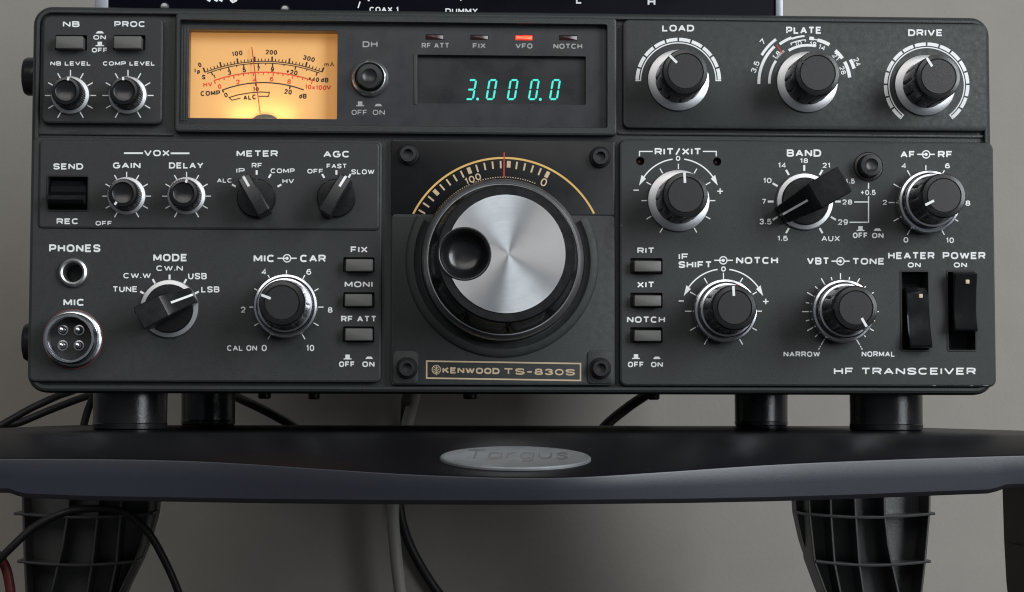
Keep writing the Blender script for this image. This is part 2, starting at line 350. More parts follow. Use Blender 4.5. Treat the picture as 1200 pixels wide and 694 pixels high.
for px in cols:
    c = slope_hit(px, smooth_tab(cre, px)); b = U(px, lerp(bot, px), c.y+1.5)
    X = c.x
    tl.append([(X, 290, -4), (X, 288.5, -.6), (X, 286, 0), (X, SY+14, 0), (X, SY+7, -.12), (X, SY, -.55), (X, SY-8, -1.75), (X, c.y+1.2, c.z+.22), (X, c.y+.2, c.z-.25)])
    fl.append([(X, c.y+.2, c.z-.25), (X, c.y+.1, c.z-.6), (X, c.y+.5, (c.z+b.z)/2), (X, c.y+.9, b.z+1.3), (X, c.y+1.6, b.z+.6), (X, c.y+2.6, b.z), (X, c.y+9, b.z+.2), (X, 100, -15), (X, 288, -15), (X, 290, -13), (X, 290, -4)])
top_m.stack([list(l) for l in tl], False, False, closed=False); rim_m.stack([list(l) for l in fl], False, False, closed=False)
for l in (0, -1):
    rim_m.add(tl[l]+fl[l][1:-1], [tuple(range(len(tl[l])+len(fl[l])-2))])
shelf = obj("shelf_board", rim_m, "shelf", stand, (-7, 60, -8), smooth=24)
obj("top_surface", top_m, "shelf_top", shelf, (-7, 60, 0), smooth=50)
# oval badge lying on the sloped front
bc = slope_hit(604, 538.5); e1 = Vector((1, 0, 0)); e2 = Vector((0, 1, TAN)).normalized(); nn = e1.cross(e2)
bl = slope_hit(515.5, 538.5); br_ = slope_hit(692.5, 538.5); bt = slope_hit(604, 525.6); bb = slope_hit(604, 551)
RX, RY = (br_-bl).length/2, (bt-bb).length/2
m = MB(); m.stack([[bc+e1*(RX*f*math.cos(a))+e2*(RY*f*math.sin(a))+nn*h for a in [2*math.pi*i/96 for i in range(96)]] for f, h in ((1, -.2), (1, .5), (.985, .8), (.95, .85), (.935, .72))])
badge = obj("badge", m, "badge", stand, bc, "silver oval badge with worn lettering")
pr = Print(0, place=lambda p, q, dy: bc+e1*((p-604)/177*2*RX)+e2*(-(q-538.5)/25.4*2*RY)+nn*(.74+dy))
pr.text("Targus", 544, 529.5, 664, 541.5, wt=.16, slant=.5); obj("lettering", pr, "badge_ink", badge, bc, fix=False)
# ribbed legs
def leg(yc, rows, ribs, hz, name="leg", ang=0.0):
    """rows: (py, left px, right px); ribs: list of [(py,px)..]; hz: py of cross ribs"""
    d = MB(); loops = []
    def edge(py):
        for (a, l0, r0), (b, l1, r1) in zip(rows, rows[1:]):
            if py <= b: t = (py-a)/(b-a); return l0+(l1-l0)*t, r0+(r1-r0)*t
        return rows[-1][1:]
    for i in range(24):
        py = rows[0][0]+(rows[-1][0]-rows[0][0])*i/23; l, r = edge(py); a, b = U(l, py, yc), U(r, py, yc)
        z = a.z if i else -14.6; z = max(z, DZ+.0)
        if i == 23: z = DZ
        n = 12; lp = [(a.x+(b.x-a.x)*k/n, yc+17-3*math.sin(math.pi*k/n), z) for k in range(n+1)]
        lp += [(b.x-(b.x-a.x)*k/n, yc+28+5*math.sin(math.pi*k/n), z) for k in range(n+1)]
        loops.append(lp)
    d.stack(loops)
    def fin(path, th=.55):
        for s_ in (0,):
            P = [U(px, py, yc) for py, px in path]
            d.stack([[(p.x-th, yc+24, p.z), (p.x-th, yc+.3, p.z), (p.x-th*.5, yc, p.z), (p.x+th*.5, yc, p.z), (p.x+th, yc+.3, p.z), (p.x+th, yc+24, p.z)] for p in P])
    for rb in ribs: fin(rb)
    for py in hz:
        l, r = edge(py); ps = []
        for k in range(13):
            t = k/12; px = l-1.5+(r-l+3)*t; p = U(px, py+4.5*math.sin(math.pi*t)-2, yc); ps.append(p)
        d.stack([[(p.x, yc+24, p.z-.6), (p.x, yc-.5, p.z-.6), (p.x, yc-.9, p.z), (p.x, yc-.5, p.z+.6), (p.x, yc+24, p.z+.6)] for p in ps])
    a, b = U(rows[0][1], 600, yc), U(rows[0][2], 600, yc)
    return obj(name, d, "legp", stand, ((a.x+b.x)/2, yc+15, DZ), smooth=40)
leg(240, [(560, 939, 1096), (604, 942, 1094), (640, 950, 1092), (659, 957, 1089), (694, 974, 1085), (760, 990, 1080), (812, 985, 1088)],
    [[(562, 947), (604, 949), (659, 955), (694, 968), (760, 996), (808, 992)], [(562, 973), (604, 974), (659, 978), (694, 985), (760, 1006), (808, 1004)],
     [(562, 1001), (604, 1003), (659, 1007), (694, 1012), (760, 1028), (808, 1028)], [(562, 1036), (604, 1037), (640, 1041), (659, 1045), (694, 1053), (760, 1064), (808, 1066)],
     [(562, 1090), (604, 1089), (659, 1084), (694, 1080), (760, 1077), (808, 1084)]], [604, 660, 716, 772])
leg(240, [(560, 18, 182), (604, 18, 178), (640, 20, 168), (659, 22, 160), (694, 24, 143), (760, 30, 118), (812, 22, 122)],
    [[(562, 81), (604, 79), (640, 73), (694, 60), (760, 52), (808, 50)], [(562, 116), (604, 114), (659, 108), (694, 102), (760, 84), (808, 82)],
     [(562, 143), (604, 141), (659, 136), (694, 129), (760, 106), (808, 104)], [(562, 177), (604, 174), (640, 165), (659, 157), (694, 140), (760, 114), (808, 117)],
     [(562, 26), (659, 29), (694, 31), (760, 34), (808, 28)]], [604, 660, 716, 772])
leg(-70, [(560, 1206, 1350), (577, 1207, 1350), (640, 1209, 1345), (694, 1212, 1338), (812, 1226, 1320), (935, 1222, 1326)],
    [[(562, 1208), (640, 1211), (694, 1214), (812, 1229), (930, 1225)], [(562, 1256), (640, 1258), (694, 1260), (812, 1264), (930, 1264)], [(562, 1300), (694, 1298), (930, 1292)], [(562, 1346), (694, 1334), (930, 1322)]], [646, 722, 800])
leg(-70, [(560, -176, -32), (577, -176, -33), (640, -171, -35), (694, -164, -38), (812, -146, -52), (935, -152, -48)],
    [[(562, -34), (640, -37), (694, -40), (812, -55), (930, -51)], [(562, -82), (640, -84), (694, -86), (812, -90), (930, -90)], [(562, -126), (694, -124), (930, -118)], [(562, -172), (694, -160), (930, -148)]], [646, 722, 800])

# ------------------------------------------------------------------ antenna tuner standing on the radio
CT = Z0+129.5
TY = 42.0
a, b = U(128, 6, TY), U(908, 10, TY)
tuner = thing("antenna_tuner", "black antenna tuner box with pale metal side plates, standing on the radio", "tuner", ((a.x+b.x)/2, TY+60, CT))
m = MB(); m.box(a.x, b.x, TY+1, TY+150, CT+4, CT+74, .8); tc_ = obj("case", m, "case", tuner, ((a.x+b.x)/2, TY+60, CT+4))
m = MB(); m.box(a.x, b.x, TY, TY+1.6, CT+4, CT+74, .5); tf = obj("faceplate", m, "tuner", tuner, ((a.x+b.x)/2, TY, CT+4))
for p0, p1 in ((111, 126.6), (909.2, 918)):
    q0, q1 = U(p0, 6, TY-1), U(p1, 6, TY-1)
    m = MB(); m.box(q0.x, q1.x, TY-1, TY+150, CT+3, CT+75, .5); obj("side_plate", m, "tuner_case", tuner, ((q0.x+q1.x)/2, TY, CT+3))
for px in (150, 890):
    for yy in (20, 135):
        q = U(px, 6, TY); m = MB(); m.stack([[(x, TY+y_, z) for x, y_ in circ(q.x, yy, 5, 24)] for z in (CT, CT+4.2)]); obj("foot", m, "rubber", tuner, (q.x, TY+yy, CT))
pr = Print(TY)
pr.text("MFJ", 241, -17, 277, 3.6, wt=.2, slant=.5, gap=.2)
pr.text("COAX 1", 433, 8.2, 467, 14.2); pr.text("DUMMY", 522, 9.8, 560, 15.8); pr.text("L", 675, -4, 682, 4.4); pr.text("H", 759, -2.5, 768, 6.6)
pr.stroke([(427, -3), (433, 1.2)], 1.5); pr.stroke([(540, -4), (540, 1)], 1.5); pr.stroke([(419.6, 9.5), (422, 2)], 1.5)
obj("lettering", pr, "white", tf, U(500, 4, TY), fix=False)
for px, py in ((193, 8.5), (334, 11.5)):
    q = U(px, py, TY); m = MB(); m.lathe(q.x, q.z, TY, [(1.7, 0), (1.7, .8), (1.2, 1.3), (0.05, 1.5)], 20); obj("screw", m, "dark_metal", tf, q)
for px, r_ in ((620, 9), (810, 15), (700, 9)):
    q = U(px, -55 if r_ > 10 else -38, TY); m = MB(); m.lathe(q.x, q.z, TY, [(r_, 0), (r_, 1), (r_*.8, 2), (r_*.75, 14), (r_*.7, 15), (.05, 15)], 40); obj("knob", m, "knob", tuner, q)

# ------------------------------------------------------------------ the transceiver
radio = thing("radio_transceiver", "dark grey ham radio with amber lit meter, green frequency digits and silver tuning knob", "radio", (0, 150, 0))
HH = 132.84
m = MB(); m.stack([[(x, y, z) for x, z in rr(-160.5, 160.5, Z0+3, CT, 3, 4)] for y in (10, 300)])
obj("case", m, "case", radio, (0, 150, Z0+3))
# front casting with wells for everything that sits deeper than the panel
base = rr(-166.5, 166.5, Z0, Z0+HH, 6.6, 8)
holes = [R(208.5, 25, 712.5, 148, 0, .6, 3), R(55, 206, 104.5, 247.5, 0, .8, 3), R(1055.5, 317.5, 1089, 411.5, 0, .6, 3), R(1110, 317.5, 1143.5, 411.5, 0, .6, 3)]
c = U(86.3, 319.6); holes.append(circ(c.x, c.z, 3.6)); c = U(85.7, 397.6); holes.append(circ(c.x, c.z, 8.0))
m = MB()
m.stack([[(x, 15, z) for x, z in inset(base, .6)], [(x, 7, z) for x, z in base], [(x, 3.0, z) for x, z in inset(base, .15)], [(x, 1.7, z) for x, z in inset(base, .7)], [(x, 1.2, z) for x, z in inset(base, 1.5)], [(x, 1.2, z) for x, z in inset(base, 2.3)], [(x, 1.5, z) for x, z in inset(base, 2.6)], [(x, 3.2, z) for x, z in inset(base, 2.7)]], False, False)
m.holed(inset(base, 2.0), holes, 14.5, 3.0, .3)
body = obj("front_casting", m, "casting", radio, (0, 8, Z0))
# side bumpers and feet
for py in (90, 401):
    q = U(36, py, 45); m = MB(); X = -160.5
    q2 = U(28, py, 45)
    m.stack([[(x, 45+r*math.cos(a), q.z+r*math.sin(a)) for a in [2*math.pi*i/36 for i in range(36)]] for x, r in ((X, 7.2), (q2.x+1.5, 7.0), (q2.x+.4, 6.4), (q2.x, 5.2))])
    obj("side_bumper", m, "rubber", radio, (X, 45, q.z))
for px, yy in ((152.5, 29), (1038.5, 29), (244, 282), (892, 282)):
    q = U(px, 490, yy); m = MB()
    m.stack([[(x, y, z) for x, y in circ(q.x, yy, r, 48)] for r, z in ((12.2, 0), (13.0, .5), (13.1, 2.2), (12.9, 2.5), (13.0, Z0+3.4))])
    obj("foot", m, "rubber", radio, (q.x, yy, 0))
for px, yy, r in ((310, 40, 2.4), (368, 60, 2.2), (551, 26, 2.6), (766, 45, 2.2)):
    q = U(px, 466, yy); m = MB(); m.stack([[(x, y, z) for x, y in circ(q.x, yy, rr_, 20)] for rr_, z in ((r*.7, Z0-1.6), (r, Z0-1.1), (r, Z0+3.4))]); obj("screw", m, "black", radio, (q.x, yy, Z0-1))

# face plates -----------------------------------------------------------
P_NB = R(49, 20, 191, 145, 0, 2.2); P_VOX = R(45, 165.5, 445, 269, -.7, 1.6)
def wellhole(x0, y0, x1, y1): return R(x0, y0, x1, y1, 0, .5, 3)
B_NB = [(64.5, 41, 102, 59.5), (132.5, 41, 170.5, 59.5)]
B_L = [(402, 301.5, 439, 319.5), (402, 342.5, 439, 361), (401.5, 382.5, 438.5, 401.5)]
B_R = [(738.5, 302.5, 776.5, 322), (738.5, 343, 776.5, 361.5), (738.5, 383.5, 776.5, 402.5)]
def plate(name, loop, hs, yf=0.0, mat="paint", yb=2.95, b=.75, parent=radio):
    m = MB()
    m.holed(loop, hs, yb, yf, b) if hs else m.slab(loop, yb, yf, b)
    xs = [p[0] for p in loop]; zs = [p[1] for p in loop]
    return obj(name, m, mat, parent, ((min(xs)+max(xs))/2, yf, (min(zs)+max(zs))/2), smooth=25)
pl_nb = plate("faceplate", P_NB, [wellhole(*b) for b in B_NB])
pl_load = plate("faceplate", R(730, 25.5, 1157, 152, 0, 2.2), [])
pl_vox = plate("faceplate", P_VOX, [wellhole(55, 206, 104.5, 247.5)], -.7)
ll = R(35.5, 162.5, 447.5, 448, 0, 2.0)
c1, c2 = U(86.3, 319.6), U(85.7, 397.6)
pl_left = plate("faceplate", ll, [wellhole(*b) for b in B_L]+[wellhole(55, 206, 104.5, 247.5), circ(c1.x, c1.z, 3.6), circ(c2.x, c2.z, 8.0)])
c3, c4, c5 = U(750.3, 188.9), U(840.4, 189.6), U(1017.5, 195.5)
pl_right = plate("faceplate", R(726, 165, 1166, 453, 0, 2.4), [wellhole(*b) for b in B_R]+[wellhole(1055.5, 317.5, 1089, 411.5), wellhole(1110, 317.5, 1143.5, 411.5), circ(c3.x, c3.z, 1.5, 20), circ(c4.x, c4.z, 1.5, 20), circ(c5.x, c5.z, 5.2)])
for c in (c3, c4):
    m = MB(); m.lathe(c.x, c.z, 2.9, [(1.35, 0), (1.2, .5), (.7, .9), (.05, 1.0)], 20); obj("indicator_lamp", m, "led_off", radio, (c.x, 1.5, c.z))
# paint chips on the lower right edge are left bare metal
for bx in ((40, 155.5, 203, 158.6), (724, 156.5, 1160, 160)): m = MB(); m.slab(R(*bx, 2.4, .4, 2), 3.2, 2.2, .3); obj('moulded_ridge', m, 'casting', body, U(bx[0], 157, 2.4))
frame = plate("display_bezel", R(204.5, 17.5, 723, 157, -.6, 1.6), [R(209.5, 25.5, 712, 148, -.6, .8, 4)], -.6, "casting", 2.95, .8)

# push buttons ----------------------------------------------------------
def push(px0, py0, px1, py1, hgt=3.6, parent=radio):
    a = U(px0, py0, -hgt); b = U(px1, py1, -hgt); lp = rr(a.x, b.x, b.z, a.z, .35, 2)
    m = MB(); m.slab(lp, 2.65, -hgt, .35); c = ((a.x+b.x)/2, -hgt, (a.z+b.z)/2)
    p = obj("push_button", m, "button", parent, c); return p
push(65, 42, 97, 57); push(133, 42, 165.5, 57)
for x, y in ((405, 303.5), (404, 344.5), (404.5, 384.8)): push(x, y, x+32, y+14.5)
for y in (305.5, 346, 387): push(743.5, y, 775, y+13)
for bx in B_NB+B_L+B_R:
    m = MB(); lp = inset(R(*bx, 0, .5, 3), -.02); m.stack([[(x, 2.9, z) for x, z in lp], [(x, 2.7, z) for x, z in lp]]); obj("button_recess_shade", m, "well", radio, (lp[0][0], 2.7, lp[0][1]))  # near-black sheet behind each button, standing in for the shade of its recess

# knobs -----------------------------------------------------------------
def line_on(cx, cz, y, r0, r1, a, wd, side=0):
    t = math.radians(a); d = (math.sin(t), math.cos(t)); n = (d[1], -d[0]); m = MB()
    def pt(r, s, yy): return (cx+d[0]*r+n[0]*s, yy, cz+d[1]*r+n[1]*s)
    h = wd/2
    m.add([pt(r0, -h, y-.06), pt(r0, h, y-.06), pt(r1, h, y-.06), pt(r1, -h, y-.06)], [(0, 1, 2, 3)])
    if side:
        m.add([pt(r1+.12, -h, y-.03), pt(r1+.12, h, y-.03), pt(r1+.12+side*.05, h, y+side), pt(r1+.12+side*.05, -h, y+side)], [(0, 1, 2, 3), ])
        m.add([pt(r1, -h, y-.06), pt(r1, h, y-.06), pt(r1+.12, h, y-.03), pt(r1+.12, -h, y-.03)], [(0, 1, 2, 3)])
    return m
def small_knob(px, py, ang, y=0.0):
    c = U(px, py, y); x, z = c.x, c.z; o = (x, y, z)
    m = MB(); m.lathe(x, z, y, [(5.35, 1.0), (5.3, 1.4), (4.85, 8.8), (4.55, 9.6), (3.75, 9.8), (3.5, 9.3), (3.3, 9.15), (.05, 9.1)], 88, lambda a, r, h: 1+(.032*(1 if int(a*88/(2*math.pi)+.5) % 2 else -1) if r > 4.7 else 0))
    p = obj("small_knob", m, "knob", radio, o, smooth=50)
    m = MB(); m.lathe(x, z, y, [(6.75, 0), (6.75, .5), (6.4, 1.1), (5.3, 1.5)], 56, cap1=False); obj("flange", m, "silver", p, o)
    obj("pointer_line", line_on(x, z, y-9.75, 3.6, 4.6, ang, .75, 1.4), "white", p, o, fix=False)
small_knob(82.8, 112, 12); small_knob(150, 112, -3); small_knob(148.6, 230, -148); small_knob(218.8, 230, 14)
def big_knob(px, py, ang, dark=False):
    c = U(px, py); x, z = c.x, c.z; o = (x, 0, z)
    nfl = 12
    def md(a, r, h):
        if 2 < h < 13.5 and r > 7.5: return 1-.10*max(0, math.cos(a*nfl))**6*(1 if h < 12 else .3)
        return 1
    m = MB(); m.lathe(x, z, 0, [(8.2, 1.4), (8.15, 3.2), (8.1, 5), (8.0, 9), (7.9, 12), (7.8, 13.2), (7.75, 17), (7.4, 17.9), (6.25, 18.1), (6.15, 17.7), (5.95, 17.7), (5.85, 18.0), (.05, 18.05)], 144, md)
    p = obj("round_knob", m, "knob", radio, o, smooth=40)
    m = MB(); m.lathe(x, z, 0, [(10.7, 0), (10.75, .6), (10.6, 1.0), (8.3, 1.9), (8.0, 1.9)], 72, cap1=False); obj("flange", m, "silver", p, o)
    m = MB(); m.lathe(x, z, -18.0, [(5.83, 0), (5.8, .1), (.05, .12)], 48); obj("cap", m, "cap", p, (x, -18, z))
    obj("pointer_line", line_on(x, z, -18.1, 4.1, 7.6, ang, .85, 0), "black" if dark else "white", p, o, fix=False)
    return p
big_knob(794.8, 94.5, -45); big_knob(945.5, 96.5, -52, True); big_knob(1083.5, 100.5, -32); big_knob(795, 235.5, -3)
def dual_knob(px, py, ang, notch, red=None):
    c = U(px, py); x, z = c.x, c.z; o = (x, 0, z)
    def md(a, r, h): return 1-.06*max(0, math.cos(a*14))**4
    m = MB(); m.lathe(x, z, 0, [(9.1, 8.4), (8.5, 8.8), (8.4, 9.4), (8.2, 12), (7.9, 16), (7.7, 20), (7.6, 22.3), (7.2, 23.1), (5.95, 23.3), (5.85, 22.95), (5.7, 22.95), (5.6, 23.2), (.05, 23.25)], 144,
                      lambda a, r, h: 1-.08*max(0, math.cos(a*12))**4 if (9.4 < h < 19 and r > 7) else 1)
    p = obj("dual_knob", m, "knob", radio, o, smooth=40)
    m = MB(); m.lathe(x, z, 0, [(10.4, 0), (10.4, 1.4), (10.9, 1.6), (10.95, 4.6), (10.6, 5.4), (9.9, 5.6)], 84, cap1=False)
    ring = obj("outer_ring", m, "chrome", p, o)
    m = MB(); m.lathe(x, z, 0, [(10.0, 5.5), (9.8, 4.4), (8.9, 4.4)], 140, lambda a, r, h: 1-.0*a, cap1=False)
    m.lathe(x, z, 0, [(9.35, 4.4), (9.2, 7.6)], 140, md, cap1=False); obj("fluted_band", m, "dark_metal", p, o)
    m = MB(); m.lathe(x, z, 0, [(9.2, 7.5), (9.45, 7.7), (9.45, 8.3), (9.1, 8.7), (8.4, 8.9)], 84, cap1=False); obj("flange", m, "chrome", p, o)
    m = MB(); m.lathe(x, z, -23.2, [(5.55, 0), (5.5, .1), (.05, .12)], 48); obj("cap", m, "cap", p, (x, -23.2, z))
    obj("pointer_line", line_on(x, z, -23.3, 3.9, 7.1, ang, .85, 1.0), "white", p, o, fix=False)
    obj("ring_mark", line_on(x, z, -8.75, 8.5, 9.35, notch, .7), "red" if red else "black", p, o, fix=False)
dual_knob(335.8, 359.5, -69, -150); dual_knob(1085, 238, -117, 128); dual_knob(847.8, 364.8, -3, 22, True); dual_knob(985, 365.3, 150, 137)
def pointer_knob(px, py, ang, L1, L2, wd, h, ring, rd):
    c = U(px, py); x, z = c.x, c.z; o = (x, 0, z); t = math.radians(ang); d = (math.sin(t), math.cos(t)); n = (d[1], -d[0])
    def pt(a, s, hh): return (x+d[0]*a+n[0]*s, -hh, z+d[1]*a+n[1]*s)
    m = MB(); m.lathe(x, z, 0, [(rd, .3), (rd, 1.8), (rd-.4, 2.4), (rd*.5, 2.6), (.05, 2.6)], 56)
    if ring: prof = [(L1, .8), (L1, h*.36), (L1*.88, h*.42), (L1*.28, h*.86), (L1*.02, h*.96), (-L2*.6, h*.99), (-L2*.94, h), (-L2, h*.96), (-L2, h*.62), (-L2*.75, h*.25), (-L2*.7, .8)]
    else: prof = [(L1, .8), (L1, h*.8), (L1*.93, h*.9), (L1*.2, h), (-L2*.95, h), (-L2, h*.93), (-L2, .8)]
    rows = []
    for s_, k in ((-wd/2, 0), (-wd/2+.45, 1), (wd/2-.45, 1), (wd/2, 0)):
        rows.append([pt(a*(1 if k else .955), s_*(1-.30*max(0, a/L1) if ring else 1), hh if k else (hh-.3 if hh > 1 else hh)) for a, hh in prof])
    m.stack(rows)
    p = obj("pointer_knob", m, "knob", radio, o, smooth=28)
    if ring:
        m = MB(); m.lathe(x, z, 0, [(10.0, 0), (10.0, .6), (9.7, 1.0), (rd-.2, 1.3)], 72, cap1=False); obj("flange", m, "silver", p, o)
    m = MB(); w2 = .38 if ring else .42
    if ring: seq = [(L1*.28, h*.86), (L1*.88, h*.42), (L1, h*.36)]
    else: seq = [(L1*.42, h*.974), (L1*.93, h*.9), (L1, h*.8)]
    for (a0, h0), (a1, h1) in zip(seq, seq[1:]):
        m.add([pt(a0, -w2, h0+.12), pt(a0, w2, h0+.12), pt(a1+.08, w2, h1+.12), pt(a1+.08, -w2, h1+.12)], [(0, 1, 2, 3)])
    obj("pointer_line", m, "white", p, o, fix=False)
pointer_knob(198.7, 362, 62, 9.6, 9.2, 8.0, 17.5, True, 8.3)
pointer_knob(942.8, 236.5, -120, 10.4, 11.4, 9.8, 20.5, True, 8.3)
pointer_knob(300.8, 232.8, -30, 7.4, 7.2, 4.6, 13, False, 6.6)
pointer_knob(394.2, 232.8, 30, 7.4, 7.2, 4.6, 13, False, 6.6)

# +0.5 push button and DH button
c = c5; m = MB(); m.lathe(c.x, c.z, 2.9, [(5.1, 0), (5.1, 2.4), (4.9, 3.1), (4.1, 3.3)], 48, cap1=False)
m.lathe(c.x, c.z, 2.9, [(3.9, 0), (3.85, 7.2), (3.6, 7.8), (2.3, 7.9), (2.0, 7.6), (.9, 7.3), (.05, 7.3)], 48); obj("round_button", m, "black", radio, (c.x, 0, c.z), smooth=40)
GY = 2.6
c = U(433.3, 92, GY); m = MB(); m.lathe(c.x, c.z, GY, [(4.4, -.3), (4.4, 4.2), (4.1, 4.8), (2.6, 4.9), (2.2, 4.5), (.05, 4.3)], 48)
dh = obj("round_button", m, "black", radio, (c.x, GY, c.z), smooth=40)
m = MB(); m.lathe(c.x, c.z, GY, [(6.5, -.2), (6.5, .8), (6.3, 1.6), (5.6, 2.6), (5.2, 2.8), (4.9, 2.4), (4.8, 0)], 72, cap1=False, mod=lambda a, r, h: 1.03 if (abs(math.sin(2*a+.3)) < .1 and 1 < h < 2.7) else 1); obj("collar", m, "silver", dh, (c.x, GY, c.z))

# rockers ----------------------------------------------------------------
def rocker_v(x0, y0, x1, y1, prof, dot, dy):
    """tall rocker: prof is a list of (photo y, height)"""
    m = MB(); a, b = U(x0, (y0+y1)/2, 0), U(x1, (y0+y1)/2, 0); rows = []
    for X, k in ((a.x, .3), (a.x+.3, 0), (b.x-.3, 0), (b.x, .3)):
        l = [(X, 12, U(x0, prof[0][0]).z)]+[(X, -h+k, U(x0, py).z) for py, h in prof]+[(X, 12, U(x0, prof[-1][0]).z)]
        rows.append(l)
    m.stack(rows); cz = U(x0, (y0+y1)/2).z; p = obj("rocker_switch", m, "gloss", radio, ((a.x+b.x)/2, 0, cz), smooth=20)
    q = U(dot, dy, 0); hh = [h for py, h in prof if py <= dy][-1]; h2 = [h for py, h in prof if py >= dy][0]; hh = max(hh, h2)
    m = MB(); m.box(q.x-.65, q.x+.65, -hh-.12, -hh+2, q.z-.7, q.z+.7, .1); obj("white_dot", m, "tan", p, (q.x, -hh, q.z))
rocker_v(1062, 336, 1088, 410, [(337, -1.0), (342, 0), (348, .6), (372, 1.8), (385, 2.6), (405, 5.2), (407.5, 5.0), (408.5, 3.4)], 1078.6, 347)
rocker_v(1114, 319, 1140.5, 388, [(320, 3.0), (321.5, 5.2), (323, 5.6), (340, 4.4), (362, 3.6), (372, 4.0), (386, 5.6), (388, 5.4), (390, 3.6)], 1128.5, 331.5)
m = MB(); a, b = U(58.5, 226, 0), U(102, 226, 0); rows = []
pf = [(210, -3.5), (211, -1.5), (225, 1.0), (229, 3.2), (231, 5.6), (236, 6.2), (239, 5.6), (241, 2.0), (246, -1.0)]
for X, k in ((a.x, .4), (a.x+.4, 0), (b.x-.4, 0), (b.x, .4)):
    rows.append([(X, 12, U(60, 210).z)]+[(X, -h+k, U(60, py).z) for py, h in pf]+[(X, 12, U(60, 246).z)])
m.stack(rows); obj("rocker_switch", m, "gloss", radio, ((a.x+b.x)/2, 0, U(60, 226).z), smooth=25)
for x0, x1, y0, y1, yf in ((54.3, 104.7, 205.2, 248, -.7), (1054.8, 1089.8, 316.8, 412.2, 0), (1109.2, 1144.3, 316.8, 412.2, 0)):
    o_ = R(x0, y0, x1, y1, yf, .8, 3); m = MB(); m.holed(o_, [inset(o_, .55)], yf+1.2, yf-.25, .15, 11); m.stack([[(x, 13.0, z) for x, z in o_], [(x, 12.2, z) for x, z in o_]]); obj("switch_surround", m, "well", radio, (o_[0][0], yf, o_[0][1]))

# sockets ----------------------------------------------------------------
c = c1; m = MB(); m.lathe(c.x, c.z, 0, [(5.1, -.2), (5.1, .6), (4.7, 1.5), (4.0, 1.9), (3.4, 1.6), (3.2, .6), (3.15, -6)], 56, cap1=False); jk = obj("headphone_socket", m, "silver", radio, (c.x, 0, c.z))
m = MB(); m.lathe(c.x, c.z, 0, [(3.2, -5), (3.1, -7), (.05, -7.1)], 40); obj("socket_bore", m, "well", jk, (c.x, 5, c.z))
c = c2; m = MB(); m.lathe(c.x, c.z, 0, [(9.9, -.2), (9.9, .7), (9.5, 1.1), (8.7, 1.3), (8.5, 2.2), (8.4, 6.6), (8.1, 7.0), (7.4, 7.0), (7.2, 6.6), (7.1, -2)], 72, cap1=False)
for k in range(4): m.lathe(c.x, c.z, 0, [(8.45, 2.2+k*1.0), (8.7, 2.6+k*1.0), (8.45, 3.1+k*1.0)], 64, cap1=False)
mc = obj("microphone_socket", m, "chrome", radio, (c.x, 0, c.z))
m = MB(); m.lathe(c.x, c.z, 0, [(10.25, -.2), (10.2, .35), (9.8, .45)], 64, cap1=False); obj("gasket", m, "gasket", mc, (c.x, 0, c.z))
m = MB(); m.lathe(c.x, c.z, 0, [(7.15, 1.2), (7.1, 1.6), (.05, 1.6)], 56); obj("insulator", m, "well", mc, (c.x, -1.5, c.z))
for sx in (-1, 1):
    for sz in (-1, 1):
        x, z = c.x+sx*2.7-.4, c.z+sz*2.6+.4; m = MB(); m.lathe(x, z, -1.6, [(1.75, 0), (1.75, .35), (1.35, .4), (1.3, 0)], 28, cap1=False); m.lathe(x, z, -1.6, [(.95, 0), (.95, 3.6), (.7, 4.1), (.05, 4.4)], 20)
        obj("contact_pin", m, "chrome", mc, (x, -2, z))

# meter and frequency window --------------------------------------------
lp = R(208.6, 24.6, 712.6, 148.4, GY, .6, 3)
m = MB(); m.holed(lp, [R(220.8, 35, 395.6, 139.3, GY, .5, 3), R(489, 65, 686.5, 122.2, GY, .4, 3)]+[R(*q, GY, .2, 2) for q in ((498.5, 40.5, 520, 46.8), (551, 41, 572.5, 47), (603.6, 41, 624.4, 47.4), (655, 41.5, 677, 47.6))], 12.5, GY, .25, 6)
win = obj("smoked_window", m, "glass", radio, (0, GY, U(400, 90).z), smooth=25)
pr = Print(GY)
pr.text("DH", 425, 48.4, 442.4, 55.4, wt=.2)
pr.offon(422, 121.8, 443.4, 123); pr.text("OFF", 412, 128.8, 430.2, 134.8, wt=.17); pr.text("ON", 436.8, 128.8, 451, 134.8, wt=.17)
for t, x0, x1, y0 in (("RF ATT", 494.2, 526.4, 50.4), ("FIX", 554, 569, 50.7), ("VFO", 604.2, 624, 51), ("NOTCH", 648.5, 682.3, 51.3)): pr.text(t, x0, y0, x1, y0+6, wt=.2)
obj("lettering", pr, "grey_ink", win, U(500, 90, GY), fix=False)
# moulded ridges left of the meter and beside the frequency window
for x0, x1, y0, y1, dz in ((212.3, 213.7, 32, 142, .35), (215.3, 216.7, 32, 142, .35), (218.3, 219.7, 32, 142, .35), (484.5, 488.6, 64.5, 122.8, .25)):
    q0, q1 = U(x0, y0, GY), U(x1, y1, GY); m = MB(); m.box(q0.x, q1.x, GY-dz, GY+.4, q1.z, q0.z, .12); obj("moulded_ridge", m, "paint", win, ((q0.x+q1.x)/2, GY, q1.z))
for i, q in enumerate(((498.5, 40.5, 520, 46.8), (551, 41, 572.5, 47), (603.6, 41, 624.4, 47.4), (655, 41.5, 677, 47.6))):
    l2 = inset(R(*q, GY, .2, 2), .16); m = MB(); m.slab(l2, GY+5, GY+.12, .12); cc = U((q[0]+q[2])/2, (q[1]+q[3])/2, GY)
    o = obj("indicator_lamp", m, "led_on" if i == 2 else "led_off", radio, cc, "lit red lamp" if i == 2 else None)
    if i == 2:
        m = MB(); l3 = inset(l2, .45); m.stack([[(x, GY+.10, z) for x, z in l3], [(x, GY+.06, z) for x, z in l3]]); obj("filament", m, "led_hot", o, cc)
